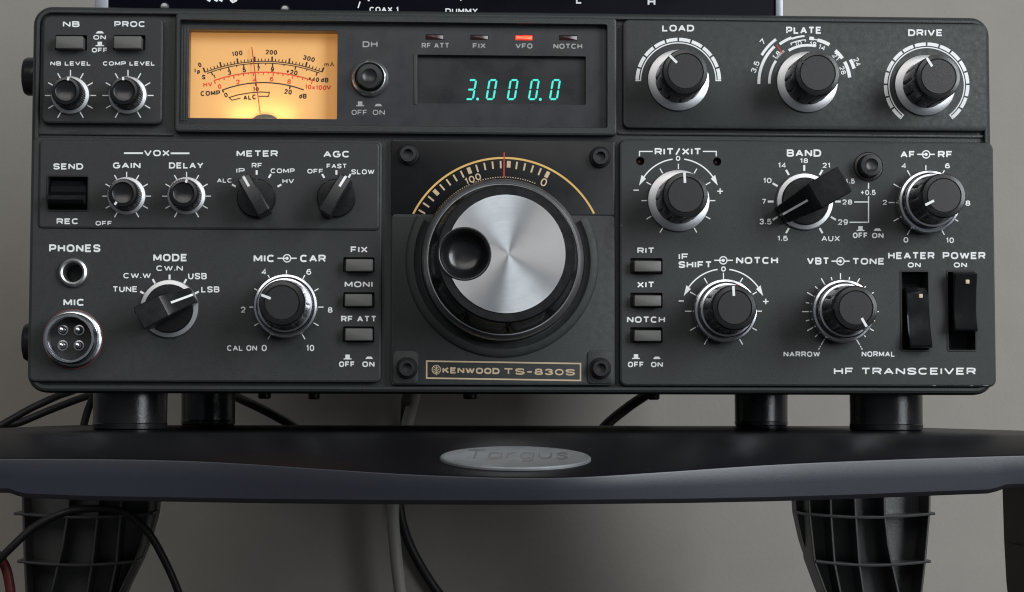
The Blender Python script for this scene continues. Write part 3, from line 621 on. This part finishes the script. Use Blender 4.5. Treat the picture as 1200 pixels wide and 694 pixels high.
# frequency display
lp = R(487, 63, 688, 124, GY, .4, 3); m = MB(); m.stack([[(x, GY+5, z) for x, z in lp], [(x, GY+2.2, z) for x, z in lp]]); fd = obj("frequency_display", m, "window", radio, U(587, 93, GY))
DY = GY+2.2; pr = Print(DY, .08)
def seg7(x0, x1, y0, y1, on, wd=2.25):
    ym = (y0+y1)/2; sl = .17
    def X(x, y): return (x+sl*(ym-y), y)
    g = .45; L, Rr = x0+1.0+wd/2, x1-1.0-wd/2; T, B = y0+wd/2, y1-wd/2
    S7 = dict(a=[(L+g, T), (Rr-g, T)], d=[(L+g, B), (Rr-g, B)], g=[(L+g, ym), (Rr-g, ym)], f=[(L, T+g), (L, ym-g)], e=[(L, ym+g), (L, B-g)], b=[(Rr, T+g), (Rr, ym-g)], c=[(Rr, ym+g), (Rr, B-g)])
    for k in on:
        (ax, ay), (bx, by) = S7[k]; h = wd/2
        if ay == by: pts = [(ax, ay), (ax+h*.8, ay-h), (bx-h*.8, by-h), (bx, by), (bx-h*.8, by+h), (ax+h*.8, ay+h)]
        else: pts = [(ax, ay), (ax+h, ay+h*.8), (bx+h, by-h*.8), (bx, by), (bx-h, by-h*.8), (ax-h, ay+h*.8)]
        pr.poly([X(*p) for p in pts])
for x0, on in ((544.2, 'abgcd'), (568.2, 'abcdef'), (593, 'abcdef'), (617.8, 'abcdef'), (642.5, 'abcdef')): seg7(x0+1.6, x0+14.0, 92.8, 117.4, on)
for cx, cy in ((559.6, 116.2), (633.2, 116.6)): pr.poly([pr.pol(cx, cy, 1.75, a) for a in range(0, 360, 40)])
obj("lit_digits", pr, "digit", fd, U(600, 105, DY), fix=False)
# meter card
MY = GY+5.4; lp = R(219, 33, 398, 142, GY+3, .3, 2); m = MB(); m.stack([[(x, MY+1, z) for x, z in lp], [(x, MY, z) for x, z in lp]])
meter = obj("meter", m, "face", radio, U(308, 88, MY), "amber lit panel meter")
pr = Print(MY, .06, place=lambda p, q, dy: U(p, q, GY+5.34-dy))
def Z(x, y): return (200+x/4.336, y/4.336)
def mt(t, x, y, wd, h, rot=0, wt=.225): cx, cy = Z(x, y); pr.ctext(t, cx, cy, wd/4.336, h/4.336, rot, wt=wt, gap=.28)
cx, cy = Z(473, 1141); r0 = 829/4.336
pr.arc(cx, cy, r0, -21.1, 20.9, 1.0); pr.arc(cx, cy, r0-2.1, -20.6, 20.2, 1.0)
for i in range(36):
    a = -21.1+6*i/5
    if i % 5 == 0: pr.tick(cx, cy, r0, r0+5.8, a, 1.9)
    else: pr.tick(cx, cy, r0, r0+3.3, a, 1.05)
for x, big in ((204, 1), (250, 0), (292, 1), (333, 0), (369, 1), (407, 0), (445, 1), (482, 0), (519, 1), (578, 0), (637, 1), (695, 0), (748, 1)):
    a = math.degrees(math.asin((x-473)/829)); pr.tick(cx, cy, r0-2.1, r0-2.1-(4.2 if big else 2.2), a, 1.4 if big else .9)
mt("0", 148, 330, 16, 24, -20); mt("100", 338, 272, 54, 24, -8); mt("200", 512, 266, 58, 24, 3); mt("300", 703, 298, 60, 24, 14); mt("mA", 806, 327, 50, 24, wt=.14)
mt("I", 126, 358, 8, 22); mt("p", 142, 362, 14, 24); mt("S", 168, 392, 17, 24)
for t, x, y, wd, rt_ in (("1", 222, 390, 10, -18), ("3", 299, 369, 17, -12), ("5", 374, 356, 17, -6), ("7", 446, 350, 16, 0), ("9", 517, 353, 17, 4), ("+20", 616, 367, 58, 10), ("+40", 727, 403, 54, 8)): mt(t, x, y, wd, 24, rt_)
mt("dB", 783, 407, 38, 24, 4); mt("COMP", 202, 474, 100, 25, -3); mt("0", 281, 483, 17, 24, -15); mt("10", 433, 453, 30, 22, 0); mt("20", 597, 467, 38, 25, 8); mt("dB", 672, 489, 38, 25, 2)
c2x, c2y = Z(470, 1006); rc = 586/4.336; pr.arc(c2x, c2y, rc, -20.6, 20.6, 1.3)
for a, l in ((-20.6, 3.2), (-3.7, 3.6), (13.6, 3.8)): pr.tick(c2x, c2y, rc+.4, rc-l, a, 1.6)
pr.stroke([Z(*p) for p in ((355, 499), (312, 510), (297, 496), (345, 482), (400, 473), (455, 468), (502, 470), (497, 490), (447, 490))], 1.1); mt("ALC", 402, 495, 66, 25, -4)
nb = len(pr.f); pr.c = 1
c3x, c3y = Z(471, 1126); rh = 759/4.336; pr.arc(c3x, c3y, rh, -19.2, 19.2, 1.4)
for i in range(21):
    a = -19.2+38.4*i/20; pr.tick(c3x, c3y, rh, rh-(4.2 if i % 2 == 0 and i % 4 == 0 else 3.0 if i % 2 == 0 else 2.0), a, 1.3)
mt("HV", 189, 430, 46, 24, -4); mt("0", 249, 440, 17, 24, -12)
for t, x, y, rt_ in (("2", 342, 417, -8), ("4", 427, 405, -2), ("6", 513, 402, 2), ("8", 602, 415, 6)): mt(t, x, y, 19, 24, rt_)
mt("10x100", 737, 444, 108, 24, 3); mt("V", 803, 445, 24, 24, 3)
obj("scale_print", pr, ["blackink", "redink"], meter, U(308, 88, MY), fix=False)
pr = Print(MY, 1.2); pr.place = lambda p, q, dy: U(p, q, GY+4.2)
pr.poly([Z(409.5, 240), Z(414.5, 240), Z(457.5, 580), Z(452.5, 580)]); obj("needle", pr, "red", meter, U(300, 95, MY), fix=False)
q = U(200+480/4.336, 143, GY+4); m = MB(); lpn = [(q.x+4.6*math.cos(t), q.z+2.6*math.sin(t)) for t in [2*math.pi*i/40 for i in range(40)]]
m.slab(lpn, MY+.4, GY+3.2, .3); obj("pivot_hub", m, "black", meter, q)
lb = bpy.data.lights.new("meter_bulb", 'AREA'); lb.shape = 'RECTANGLE'; lb.size = .022; lb.size_y = .002; lb.energy = .0022; lb.color = (1, .70, .38)
lo = bpy.data.objects.new("meter_bulb", lb); COL.objects.link(lo); lo.parent = meter; qq = U(306, 137.5, GY+1.2); lo.location = (qq-ORG[meter.name])*S; lo.rotation_euler = (math.radians(180-22), 0, 0)

# tuning dial ------------------------------------------------------------
up_loop = R(458.5, 164, 720.5, 253, 0, .8, 3); plate("dial_panel", up_loop, [], .5, "dial", 2.95, .3)
lo_pl = plate("dial_panel", R(458.5, 251.8, 720.5, 451.5, 0, 1.2, 3), [], -.1, "paint", 2.95, .4)
for x0, x1 in ((460, 490.5), (688, 719.5)):
    lp = R(x0, 411, x1, 450, -.1, 1.6, 4); m = MB(); m.slab(lp, 0.2, -.55, .35); obj("corner_pad", m, "paint", radio, (lp[0][0], -.3, lp[0][1]))
for px, py, yy in ((478.3, 181.5, .5), (703, 184.5, .5), (477, 431.5, -.55), (703.5, 431.8, -.55)):
    c = U(px, py, yy); m = MB(); m.lathe(c.x, c.z, yy, [(3.7, 0), (3.7, .5), (3.3, 1.0), (3.1, 1.0), (3.0, 2.6), (2.7, 3.0), (1.65, 3.0), (1.5, 1.2), (.05, 1.1)], 40)
    obj("hex_socket_screw", m, "black", radio, (c.x, yy, c.z))
DCX, DCY = 590.3, 303.8
pr = Print(.5, .06); pr.c = 0
pr.arc(DCX, DCY, 118.6, -63.4, 63.2, 2.3, 60)
pr.c = 1
for k in range(-13, 6):
    a = 3+4.84*k; bold = k % 5 == 0; pr.tick(DCX, DCY, 106.5 if not bold else 107.5, 115.2, a, 4.4 if bold else 2.0)
for k in range(-38, 12):
    a = 3+1.75*k
    if a < -24 or a > -22: pr.tick(DCX, DCY, 95.6, 96.7, a, 1.3)
pr.ctext("100", 554.2, 209.6, 19.5, 8, -21, wt=.18); pr.ctext("0", 637.3, 213.7, 7, 9.5, 22, wt=.16)
pr.c = 2; pr.stroke([(590.9, 178.6), (590.6, 207.5)], 1.6)
obj("dial_scale", pr, ["gold", "tan", "red"], radio, U(590, 210, .5), fix=False)
c = U(DCX-1.8, DCY+2.2, 0); x, z = c.x, c.z
m = MB(); m.lathe(x, z, 0, [(33.2, -.3), (33.0, .7), (32.3, 1.2), (30.2, 1.2), (29.6, .4), (28.6, .2)], 96, cap1=False)
# the raised ring is interrupted by the upper glossy panel
zcut = U(590, 251.8).z
mm_ = MB()
n = 120
def ringseg(a0, a1, prof, y0=0):
    o = MB(); loops = []
    for i in range(n+1):
        a = a0+(a1-a0)*i/n; loops.append([(x+r*math.sin(a), y0-h, z+r*math.cos(a)) for r, h in prof])
    o.stack(loops, True, True, closed=False); return o
aa = math.acos((zcut-z)/33.2)
obj("dial_surround", ringseg(aa+.02, 2*math.pi-aa-.02, [(33.2, 0), (33.0, .9), (32.2, 1.5), (30.4, 1.5), (29.4, .6), (28.4, .3)]), "paint", radio, (x, 0, z), smooth=40)
ko = (x, 0, z)
hx, hz = -13.7, -.1; RH = 8.8                              # finger dimple
def fl(a, r, h):
    return 1-.06*max(0, math.cos(a*10+.5))**4 if 10 < h < 27 else 1
NK = 240
m = MB(); m.lathe(x, z, 0, [(28.0, .4), (28.0, 4.0), (27.7, 4.8), (26.3, 5.2)], 120, cap1=False)
m.lathe(x, z, 0, [(25.5, 8.2), (25.3, 9.2), (24.7, 11), (24.3, 14), (24.0, 18), (23.4, 24), (23.0, 26.8), (22.9, 28.4), (22.6, 29.3), (22.2, 29.6)], NK, fl, cap1=False)
HT = 29.6
outer, hole, bowl = [], [], []
for i in range(120):
    a = 2*math.pi*i/120; dx, dz = math.sin(a), math.cos(a)
    bq = hx*dx+hz*dz; t = -bq+math.sqrt(bq*bq-(hx*hx+hz*hz-22.2**2))
    outer.append((x+hx+dx*t, -HT, z+hz+dz*t)); 
def lp_(r, h): return [(x+hx+r*math.sin(2*math.pi*i/120), -h, z+hz+r*math.cos(2*math.pi*i/120)) for i in range(120)]
m.stack([outer, lp_(RH, HT)], False, False)
tk = obj("tuning_knob", m, "knob", radio, ko, smooth=40)
m = MB(); m.lathe(x, z, 0, [(26.3, 4.8), (27.4, 5.2), (27.6, 6.2), (27.2, 7.2), (26.2, 8.2), (25.9, 8.4), (25.8, 7.9), (25.2, 7.9)], 140, cap1=False, mod=lambda a, r, h: 1.0); obj("chrome_ring", m, "silver", tk, ko)
m = MB(); m.stack([lp_(RH, HT-.2), lp_(RH+.02, HT+.5), lp_(RH-.2, HT+.6), lp_(RH-.7, HT+.5), lp_(RH-1.2, HT-.3), lp_(RH-2.3, HT-3.2), lp_(RH-3.0, HT-4.6), lp_(RH-4.2, HT-5.4), lp_(RH-6.5, HT-5.8), lp_(.05, HT-5.9)], False, True); obj("finger_dimple", m, "knob", tk, (x+hx, -HT, z+hz), smooth=60)
RD = 19.5; pts = []
# crescent: disc outline with the dimple bitten out
dd = math.hypot(hx, hz); base_a = math.atan2(hx, hz)
ca = math.acos((RD*RD+dd*dd-(RH+.1)**2)/(2*RD*dd)); cb = math.acos((dd*dd+(RH+.1)**2-RD*RD)/(2*dd*(RH+.1)))
for i in range(161): a = base_a+ca+(2*math.pi-2*ca)*i/160; pts.append((x+RD*math.sin(a), z+RD*math.cos(a)))
for i in range(1, 60): a = base_a+math.pi+cb-2*cb*i/60; pts.append((x+hx+(RH+.1)*math.sin(a), z+hz+(RH+.1)*math.cos(a)))
m = MB(); m.stack([[(px, -HT+.1, pz) for px, pz in pts], [(px, -HT-.5, pz) for px, pz in pts]])
do = obj("silver_disc", m, "disc", tk, (x, -HT, z), smooth=30)

# name plate -------------------------------------------------------------
pr = Print(-.1, .06); fr = [(500, 423.3), (680.3, 426.2), (680.3, 446), (500, 443.2), (500, 423.3)]
pr.stroke(fr, 1.7); dy_ = lambda px: (px-500)*.0158
def tl_(t, x0, x1, y0, y1, wt, gap=.3):
    old = pr.place; pr.place = lambda p, q, d: old(p, q+(p-x0)*.0158, d); pr.text(t, x0, y0, x1, y1, wt=wt, gap=gap); pr.place = old
tl_("KENWOOD", 518.5, 585.3, 430.3, 437.6, .26, .2); tl_("TS-830S", 590.3, 673.8, 431.4, 438.9, .22, .22)
ex, ey = 511.3, 433.3; pr.arc(ex, ey, 5.0, 0, 360, .9, 28); pr.stroke([(ex, ey-5), (ex, ey+6.6)], .9)
for k in (-2.4, .2, 2.6):
    for g in (-1, 1): pr.stroke([(ex, ey+k+1.4), (ex+g*2.3, ey+k-.6), (ex+g*3.9, ey+k-.9)], .8)
obj("nameplate_lettering", pr, "tan", lo_pl, U(590, 434), fix=False)

# printed legends ---------------------------------------------------------
def D30(pr, cx, cy, r0, r1, wd=1.25, skip=()):
    for a in range(-150, 151, 30):
        if a not in skip: pr.tick(cx, cy, r0, r1, a, wd)
pr = Print(0)
pr.text("NB", 73.7, 24.9, 93.3, 31.8); pr.text("PROC", 134, 24.9, 170.5, 31.8); pr.text("ON", 109.4, 41.2, 124.1, 46.6); pr.text("OFF", 107.6, 56, 126, 61.6)
pr.poly([(112, 39.3), (122, 39.3), (119.5, 36.6), (114.5, 36.6)]); pr.stroke([(112, 53.6), (122, 53.6)], 1.2); pr.poly([(114.4, 53), (119.6, 53), (119.6, 49), (114.4, 49)])
pr.text("NB LEVEL", 59, 72, 106.4, 77); pr.text("COMP LEVEL", 120.7, 72, 181.6, 77)
D30(pr, 82.6, 112, 22, 30); D30(pr, 150, 112, 22, 30)
obj("lettering", pr, "white", pl_nb, U(120, 80), fix=False)
pr = Print(0)
pr.text("LOAD", 776, 29.2, 813.4, 37); pr.text("PLATE", 921.3, 31.4, 962.8, 39.8); pr.text("DRIVE", 1064.2, 34.5, 1104.6, 42.4)
def seg(cx, cy, a, n, foot):
    for i in range(n):
        s_ = 2*a/n; pr.arc(cx, cy, 48.2, -a+s_*i+1.2, -a+s_*(i+1)-1.2, 4.0)
    pr.arc(cx, cy, 44.2, -a, a, 1.3, 60)
    for g in (-1, 1): pr.tick(cx, cy, 43.6, 50.2, g*a, 1.4)
seg(794.9, 94.5, 90, 10, 1); seg(1085.9, 100, 142, 16, 1)
px_, py_ = 946.6, 96.5
pr.arc(px_, py_, 57.3, -92, -43, 3.4); pr.arc(px_, py_, 62.6, -59.5, -36.5, 3.2); pr.arc(px_, py_, 55.5, -36.5, -20, 3.2); pr.arc(px_, py_, 54.3, -20, -4, 2.2)
pr.arc(px_, py_, 49.8, -24, -3, 1.2); pr.tick(px_, py_, 47.5, 50.4, -23.5, 1.2); pr.tick(px_, py_, 47.5, 50.4, -3.4, 1.2)
pr.arc(px_, py_, 51.5, 2, 8, 4.0); pr.arc(px_, py_, 50.8, 8, 13, 1.3); pr.arc(px_, py_, 50.8, 13, 30, 4.0); pr.arc(px_, py_, 49.3, 41, 55.5, 4.0); pr.arc(px_, py_, 56.6, 62, 73.5, 4.0); pr.arc(px_, py_, 49.4, 61, 83.5, 4.0)
pr.arc(px_, py_, 45, -92, -56, 3.0); pr.arc(px_, py_, 43.4, -31, 12, 3.0)
pr.ctext("10", 935.4, 51, 8.2, 5.6, -6, wt=.17); pr.ctext("18", 952.8, 52, 8, 6.2, 6, wt=.17); pr.ctext("14", 963.3, 55.6, 8, 6, 20, wt=.17)
pr.ctext("21", 979.6, 66.5, 8.5, 6, 48, wt=.17); pr.ctext("24", 1004.6, 72.8, 10, 6.2, 66, wt=.17); pr.ctext("28", 987.6, 82.5, 9.5, 5.8, 72, wt=.17)
pr.ctext("3.5", 885, 78.5, 14, 6.4, -68, wt=.17); pr.ctext("7", 893.8, 49.2, 5.6, 6.6, -48, wt=.17); pr.ctext("1.8", 910, 64.5, 10, 5.6, -46, wt=.17)
pr.c = 1; pr.arc(px_, py_, 46.2, -53, -37, 2.6); pr.c = 2; pr.stroke([(910, 52.6), (917.4, 63)], 1.4)
obj("lettering", pr, ["white", "grey_ink", "red"], pl_load, U(940, 60), fix=False)
pr = Print(-.7)
pr.text("SEND", 62.4, 191.5, 97.4, 198.8); pr.text("REC", 66.4, 256, 92.2, 262.8); pr.text("VOX", 168.8, 175.8, 198.8, 183.2); pr.stroke([(145.2, 179.6), (167.6, 179.6)], 2.0); pr.stroke([(200, 179.8), (222, 179.8)], 2.0)
pr.text("GAIN", 132.4, 190.4, 164.7, 197.6); pr.text("DELAY", 198, 190.4, 238.4, 197.6); pr.text("OFF", 112, 259, 131.3, 264.4)
D30(pr, 148.4, 230, 21.5, 28.5); D30(pr, 218.6, 230, 21.5, 28.5)
pr.text("METER", 277.2, 176.3, 325.6, 183.8); pr.text("AGC", 378.9, 176.9, 410, 184.6)
for t, x0, y0, x1, y1 in (("IP", 277, 197.2, 286.8, 202.8), ("RF", 295, 191, 307.2, 196.8), ("COMP", 317.2, 197.5, 345.3, 203), ("ALC", 254.3, 209, 272, 214.2), ("HV", 331, 209.6, 344.5, 215.1), ("OFF", 360.2, 198, 378.8, 203.4), ("FAST", 382.8, 192, 406.4, 197.4), ("SLOW", 411.7, 198.5, 438.7, 204.4)): pr.text(t, x0, y0, x1, y1, wt=.2)
for a in (-60, 0, 30, 60): pr.tick(300.8, 233, 28.2, 33.4, a, 2.3)
for a in (-30, 0, 30): pr.tick(394.2, 233, 28.2, 33.4, a, 2.3)
obj("lettering", pr, "white", pl_vox, U(245, 215), fix=False)
pr = Print(0)
pr.text("PHONES", 57.6, 286.5, 117.8, 295.6); pr.text("MIC", 74.3, 350.3, 99.2, 358.6); pr.text("MODE", 179.6, 297.6, 219.5, 306.4)
for t, x0, y0, x1, y1 in (("CW.N", 183.2, 311.3, 214.3, 317.6), ("CW.W", 144.6, 320, 176.8, 326.3), ("USB", 220.4, 320, 242.4, 327.4), ("LSB", 235.8, 335.7, 257.2, 342.8), ("TUNE", 132, 335.5, 161, 342.4)): pr.text(t, x0, y0, x1, y1, wt=.2)
for a in (-60, -30, 0, 30, 60): pr.tick(198.7, 361.5, 33, 39.6, a, 2.3)
pr.text("MIC", 297.2, 298.6, 322, 307.3); pr.text("CAR", 351.7, 298.6, 381.8, 307.3); pr.dualmark(336.4, 302.8, 325.2, 347.6)
for t, x0, y0, x1, y1 in (("4", 306.6, 315, 312.2, 322), ("6", 359, 315.3, 364.7, 322), ("2", 282.3, 359.5, 287.7, 366.5), ("8", 384.2, 360, 389.6, 366.6), ("0", 306.6, 404.2, 312.6, 411.6), ("10", 358.9, 404.2, 368.2, 411.6), ("CAL ON", 266.2, 404.8, 301.2, 411.2)): pr.text(t, x0, y0, x1, y1, wt=.18)
D30(pr, 335.7, 360, 37, 43.4)
pr.text("FIX", 411, 288.9, 430.8, 296.3); pr.text("MONI", 403.9, 329.8, 436.6, 336.8); pr.text("RF ATT", 399.7, 370.2, 441.2, 377.4)
pr.offon(407.3, 418.5, 432.7, 419.2); pr.text("OFF", 397.3, 423.6, 415.8, 430.2); pr.text("ON", 424.6, 423.6, 438.9, 430.2)
obj("lettering", pr, "white", pl_left, U(240, 350), fix=False)
pr = Print(0)
pr.text("RIT/XIT", 767.2, 173.6, 821.8, 181.8); pr.stroke([(764.8, 177.6), (749.4, 177.6), (749.4, 183.2)], 1.4); pr.stroke([(823.6, 177.6), (839.4, 177.6), (839.4, 183.2)], 1.4)
pr.arrows(795, 235.2, 49); pr.text("0", 792, 182.8, 797.2, 188.6, wt=.22); D30(pr, 795, 235.2, 37, 43.2)
pr.stroke([(742.4, 223), (748.6, 223)], 1.4); pr.stroke([(840.6, 224.2), (847.2, 224.2)], 1.4); pr.stroke([(843.9, 220.9), (843.9, 227.5)], 1.4)
pr.text("BAND", 922, 175.2, 962.3, 183.8)
for t, x0, y0, x1, y1 in (("18", 937.6, 185.6, 946.9, 191.2), ("14", 911.9, 190.6, 921.2, 196.8), ("21", 963.9, 190.9, 972.9, 196.9), ("10", 894.4, 208.6, 904.2, 214.7), ("7", 892.9, 233.2, 897.6, 239.2), ("3.5", 890, 256.4, 904.2, 263.2), ("1.5", 911, 276.4, 923.2, 282.4), ("AUX", 962.6, 276.4, 984.2, 282.9), ("29", 981.9, 257.1, 993.7, 263.7), ("28", 987, 233.9, 998.7, 239.9), ("24.5", 983.8, 209.4, 1001.7, 215.4), ("+0.5", 1008.4, 222.6, 1026.2, 228.7)): pr.text(t, x0, y0, x1, y1, wt=.19)
for a in (-150, -120, -90, -60, -30, 0, 30, 60, 90, 120, 150): pr.tick(942.5, 236.3, 36, 42.8, a, 2.3)
pr.stroke([(1001, 236.8), (1017.6, 236.8)], 1.4); pr.stroke([(995.6, 260.6), (1017.8, 260.6), (1017.8, 230.2)], 1.4); pr.stroke([(1017.8, 214.6), (1017.8, 221.4)], 1.4)
pr.offon(1008.4, 268, 1028.4, 269); pr.text("OFF", 999.4, 272.6, 1016.9, 279.2); pr.text("ON", 1021.9, 273, 1035.4, 279.2)
pr.text("AF", 1055.2, 177, 1072.3, 185); pr.text("RF", 1099.1, 177, 1116.2, 185); pr.dualmark(1085.3, 181, 1075, 1095.4)
for t, x0, y0, x1, y1 in (("4", 1056.4, 191.4, 1062.1, 197.4), ("6", 1107.4, 191.4, 1113.1, 197.4), ("2", 1034.2, 234.4, 1039.4, 240.2), ("8", 1131.4, 235.1, 1137, 241.2), ("0", 1058.8, 278.1, 1064.4, 284.4), ("10", 1108.6, 278.4, 1117.9, 284.9)): pr.text(t, x0, y0, x1, y1, wt=.19)
D30(pr, 1085, 237.5, 36.8, 43.6)
pr.text("RIT", 746.9, 290.2, 766.9, 297.1); pr.text("XIT", 746.6, 330.2, 766.9, 337.4); pr.text("NOTCH", 734.7, 371, 779.4, 378.4)
pr.offon(745.3, 418, 769.8, 419.3); pr.text("OFF", 735.8, 424, 754.6, 430.4); pr.text("ON", 762.8, 424.2, 776.8, 430.4)
pr.text("IF", 795.3, 297.2, 806.8, 304.4); pr.text("SHIFT", 795.1, 306.2, 834.2, 314.2); pr.text("NOTCH", 862.5, 301.2, 911.8, 309.4); pr.dualmark(847.6, 305.2, 837, 858.8)
pr.arrows(847.8, 364.8, 49.4); pr.text("0", 845.1, 312.3, 850.6, 318.3, wt=.22); D30(pr, 847.8, 364.8, 37.5, 45)
pr.stroke([(795.4, 352.8), (801.4, 352.8)], 1.4); pr.stroke([(894.2, 353.4), (900.6, 353.4)], 1.4); pr.stroke([(897.4, 350.2), (897.4, 356.6)], 1.4)
pr.text("VBT", 945.6, 301.8, 971.8, 310.2); pr.text("TONE", 998.8, 302.4, 1036.5, 310.2); pr.dualmark(984.9, 306.2, 974.4, 995.6)
D30(pr, 984.9, 365.3, 37, 45)
for a in range(-135, 136, 30): pr.tick(984.9, 365.3, 38, 42, a, 1.2)
for g in (-1, 1):
    for r_ in (46.5, 49.5): pr.tick(984.9, 365.3, r_, r_+1.8, g*150, 1.3)
pr.text("NARROW", 918.2, 412, 961, 418.2, wt=.2); pr.text("NORMAL", 1009.8, 411.8, 1048.8, 418.2, wt=.2)
pr.text("HEATER", 1040.7, 295.5, 1095.1, 303.8); pr.text("POWER", 1104.7, 295.5, 1154.8, 303.8); pr.text("ON", 1063.8, 307.6, 1079, 313.6); pr.text("ON", 1117.7, 307.6, 1133.2, 313.6)
pr.text("HF TRANSCEIVER", 977.2, 431, 1143.5, 439.2, wt=.22, gap=.26)
obj("lettering", pr, "white", pl_right, U(945, 310), fix=False)
# bare-metal chips on the worn lower right corner
pr = Print(-.0, .03, place=lambda p, q, dy: U(p, q, .12-dy))
for pts in ([(1132, 451.2), (1137, 450), (1143, 451.4), (1139, 452.4)], [(1152, 450.4), (1158, 451), (1162, 449.4), (1158, 452.4), (1152, 452.2)], [(1163, 447.5), (1165.2, 443.2), (1165.4, 446), (1164, 449)], [(1092, 452), (1096, 451.6), (1097, 452.4)]): pr.poly(pts)
obj("paint_chip", pr, "tuner_case", pl_right, U(1145, 451), fix=False)

# ------------------------------------------------------------------ cables
def spline(pts, n=14):
    out = []; P = [pts[0]]+list(pts)+[pts[-1]]
    for i in range(1, len(P)-2):
        p0, p1, p2, p3 = (Vector(q) for q in P[i-1:i+3])
        for k in range(n):
            t = k/n; out.append(.5*((2*p1)+(-p0+p2)*t+(2*p0-5*p1+4*p2-p3)*t*t+(-p0+3*p1-3*p2+p3)*t**3))
    out.append(Vector(P[-1])); return out
def cable(name, pts, r, mat, label):
    q = [U(*p) for p in pts]; m = MB(); m.tube(spline(q), r, 12); o = obj(name, m, mat, None, q[0], smooth=60); tag(o, label, "cable"); return o
cable("cable", [(96, 452, 296), (88, 457, 304), (66, 465, 314), (34, 480, 316), (2, 498, 316), (-30, 514, 316), (-60, 570, 322)], 1.9, "cable", "upper of the two black cables running left behind the front left foot")
cable("cable", [(134, 452, 296), (124, 458, 310), (100, 465, 324), (60, 480, 330), (24, 495, 330), (-14, 508, 330), (-50, 580, 334)], 1.9, "cable", "lower of the two black cables running left behind the front left foot")
cable("cable", [(116, 452, 296), (111, 462, 302), (104, 478, 306), (98, 500, 308), (94, 530, 312)], 1.9, "cable", "short black cable dropping straight down beside the front left foot")
cable("cable", [(262, 458, 297), (285, 469, 312), (312, 482, 318), (345, 501, 318), (380, 530, 325), (400, 560, 335)], 2.3, "cable", "black cable hanging down beside the rear left foot")
cable("cable", [(772, 452, 297), (757, 463, 308), (735, 478, 314), (708, 501, 316), (690, 530, 320)], 2.6, "cable", "black cable slanting down behind the shelf between badge and rear right foot")
cable("cable", [(480, 455, 297), (476, 470, 400), (474, 500, 424), (470, 545, 424), (468, 590, 424), (475, 625, 424), (491, 660, 424), (516, 698, 424), (548, 735, 424)], 2.7, "cable", "black cable curving down under the middle of the shelf beside the grey one")
cable("cable", [(492, 430, 400), (484, 470, 402), (472, 520, 404), (461, 590, 404), (463, 640, 404), (470, 700, 404), (480, 760, 404)], 3.5, "cable_grey", "pale grey cable hanging against the wall")
cable("cable", [(-20, 676, 200), (10, 645, 196), (40, 618, 196), (75, 601, 196), (110, 596, 196), (145, 600, 196), (172, 622, 196), (192, 655, 198), (210, 696, 200), (224, 740, 205)], 1.75, "cable", "black cable looping across the front of the left stand leg")
cable("cable", [(-25, 640, 205), (-6, 648, 205), (6, 664, 205), (11, 684, 205), (12, 700, 205), (8, 740, 208)], 2.2, "cable_red", "red cable at the lower left beside the stand leg")
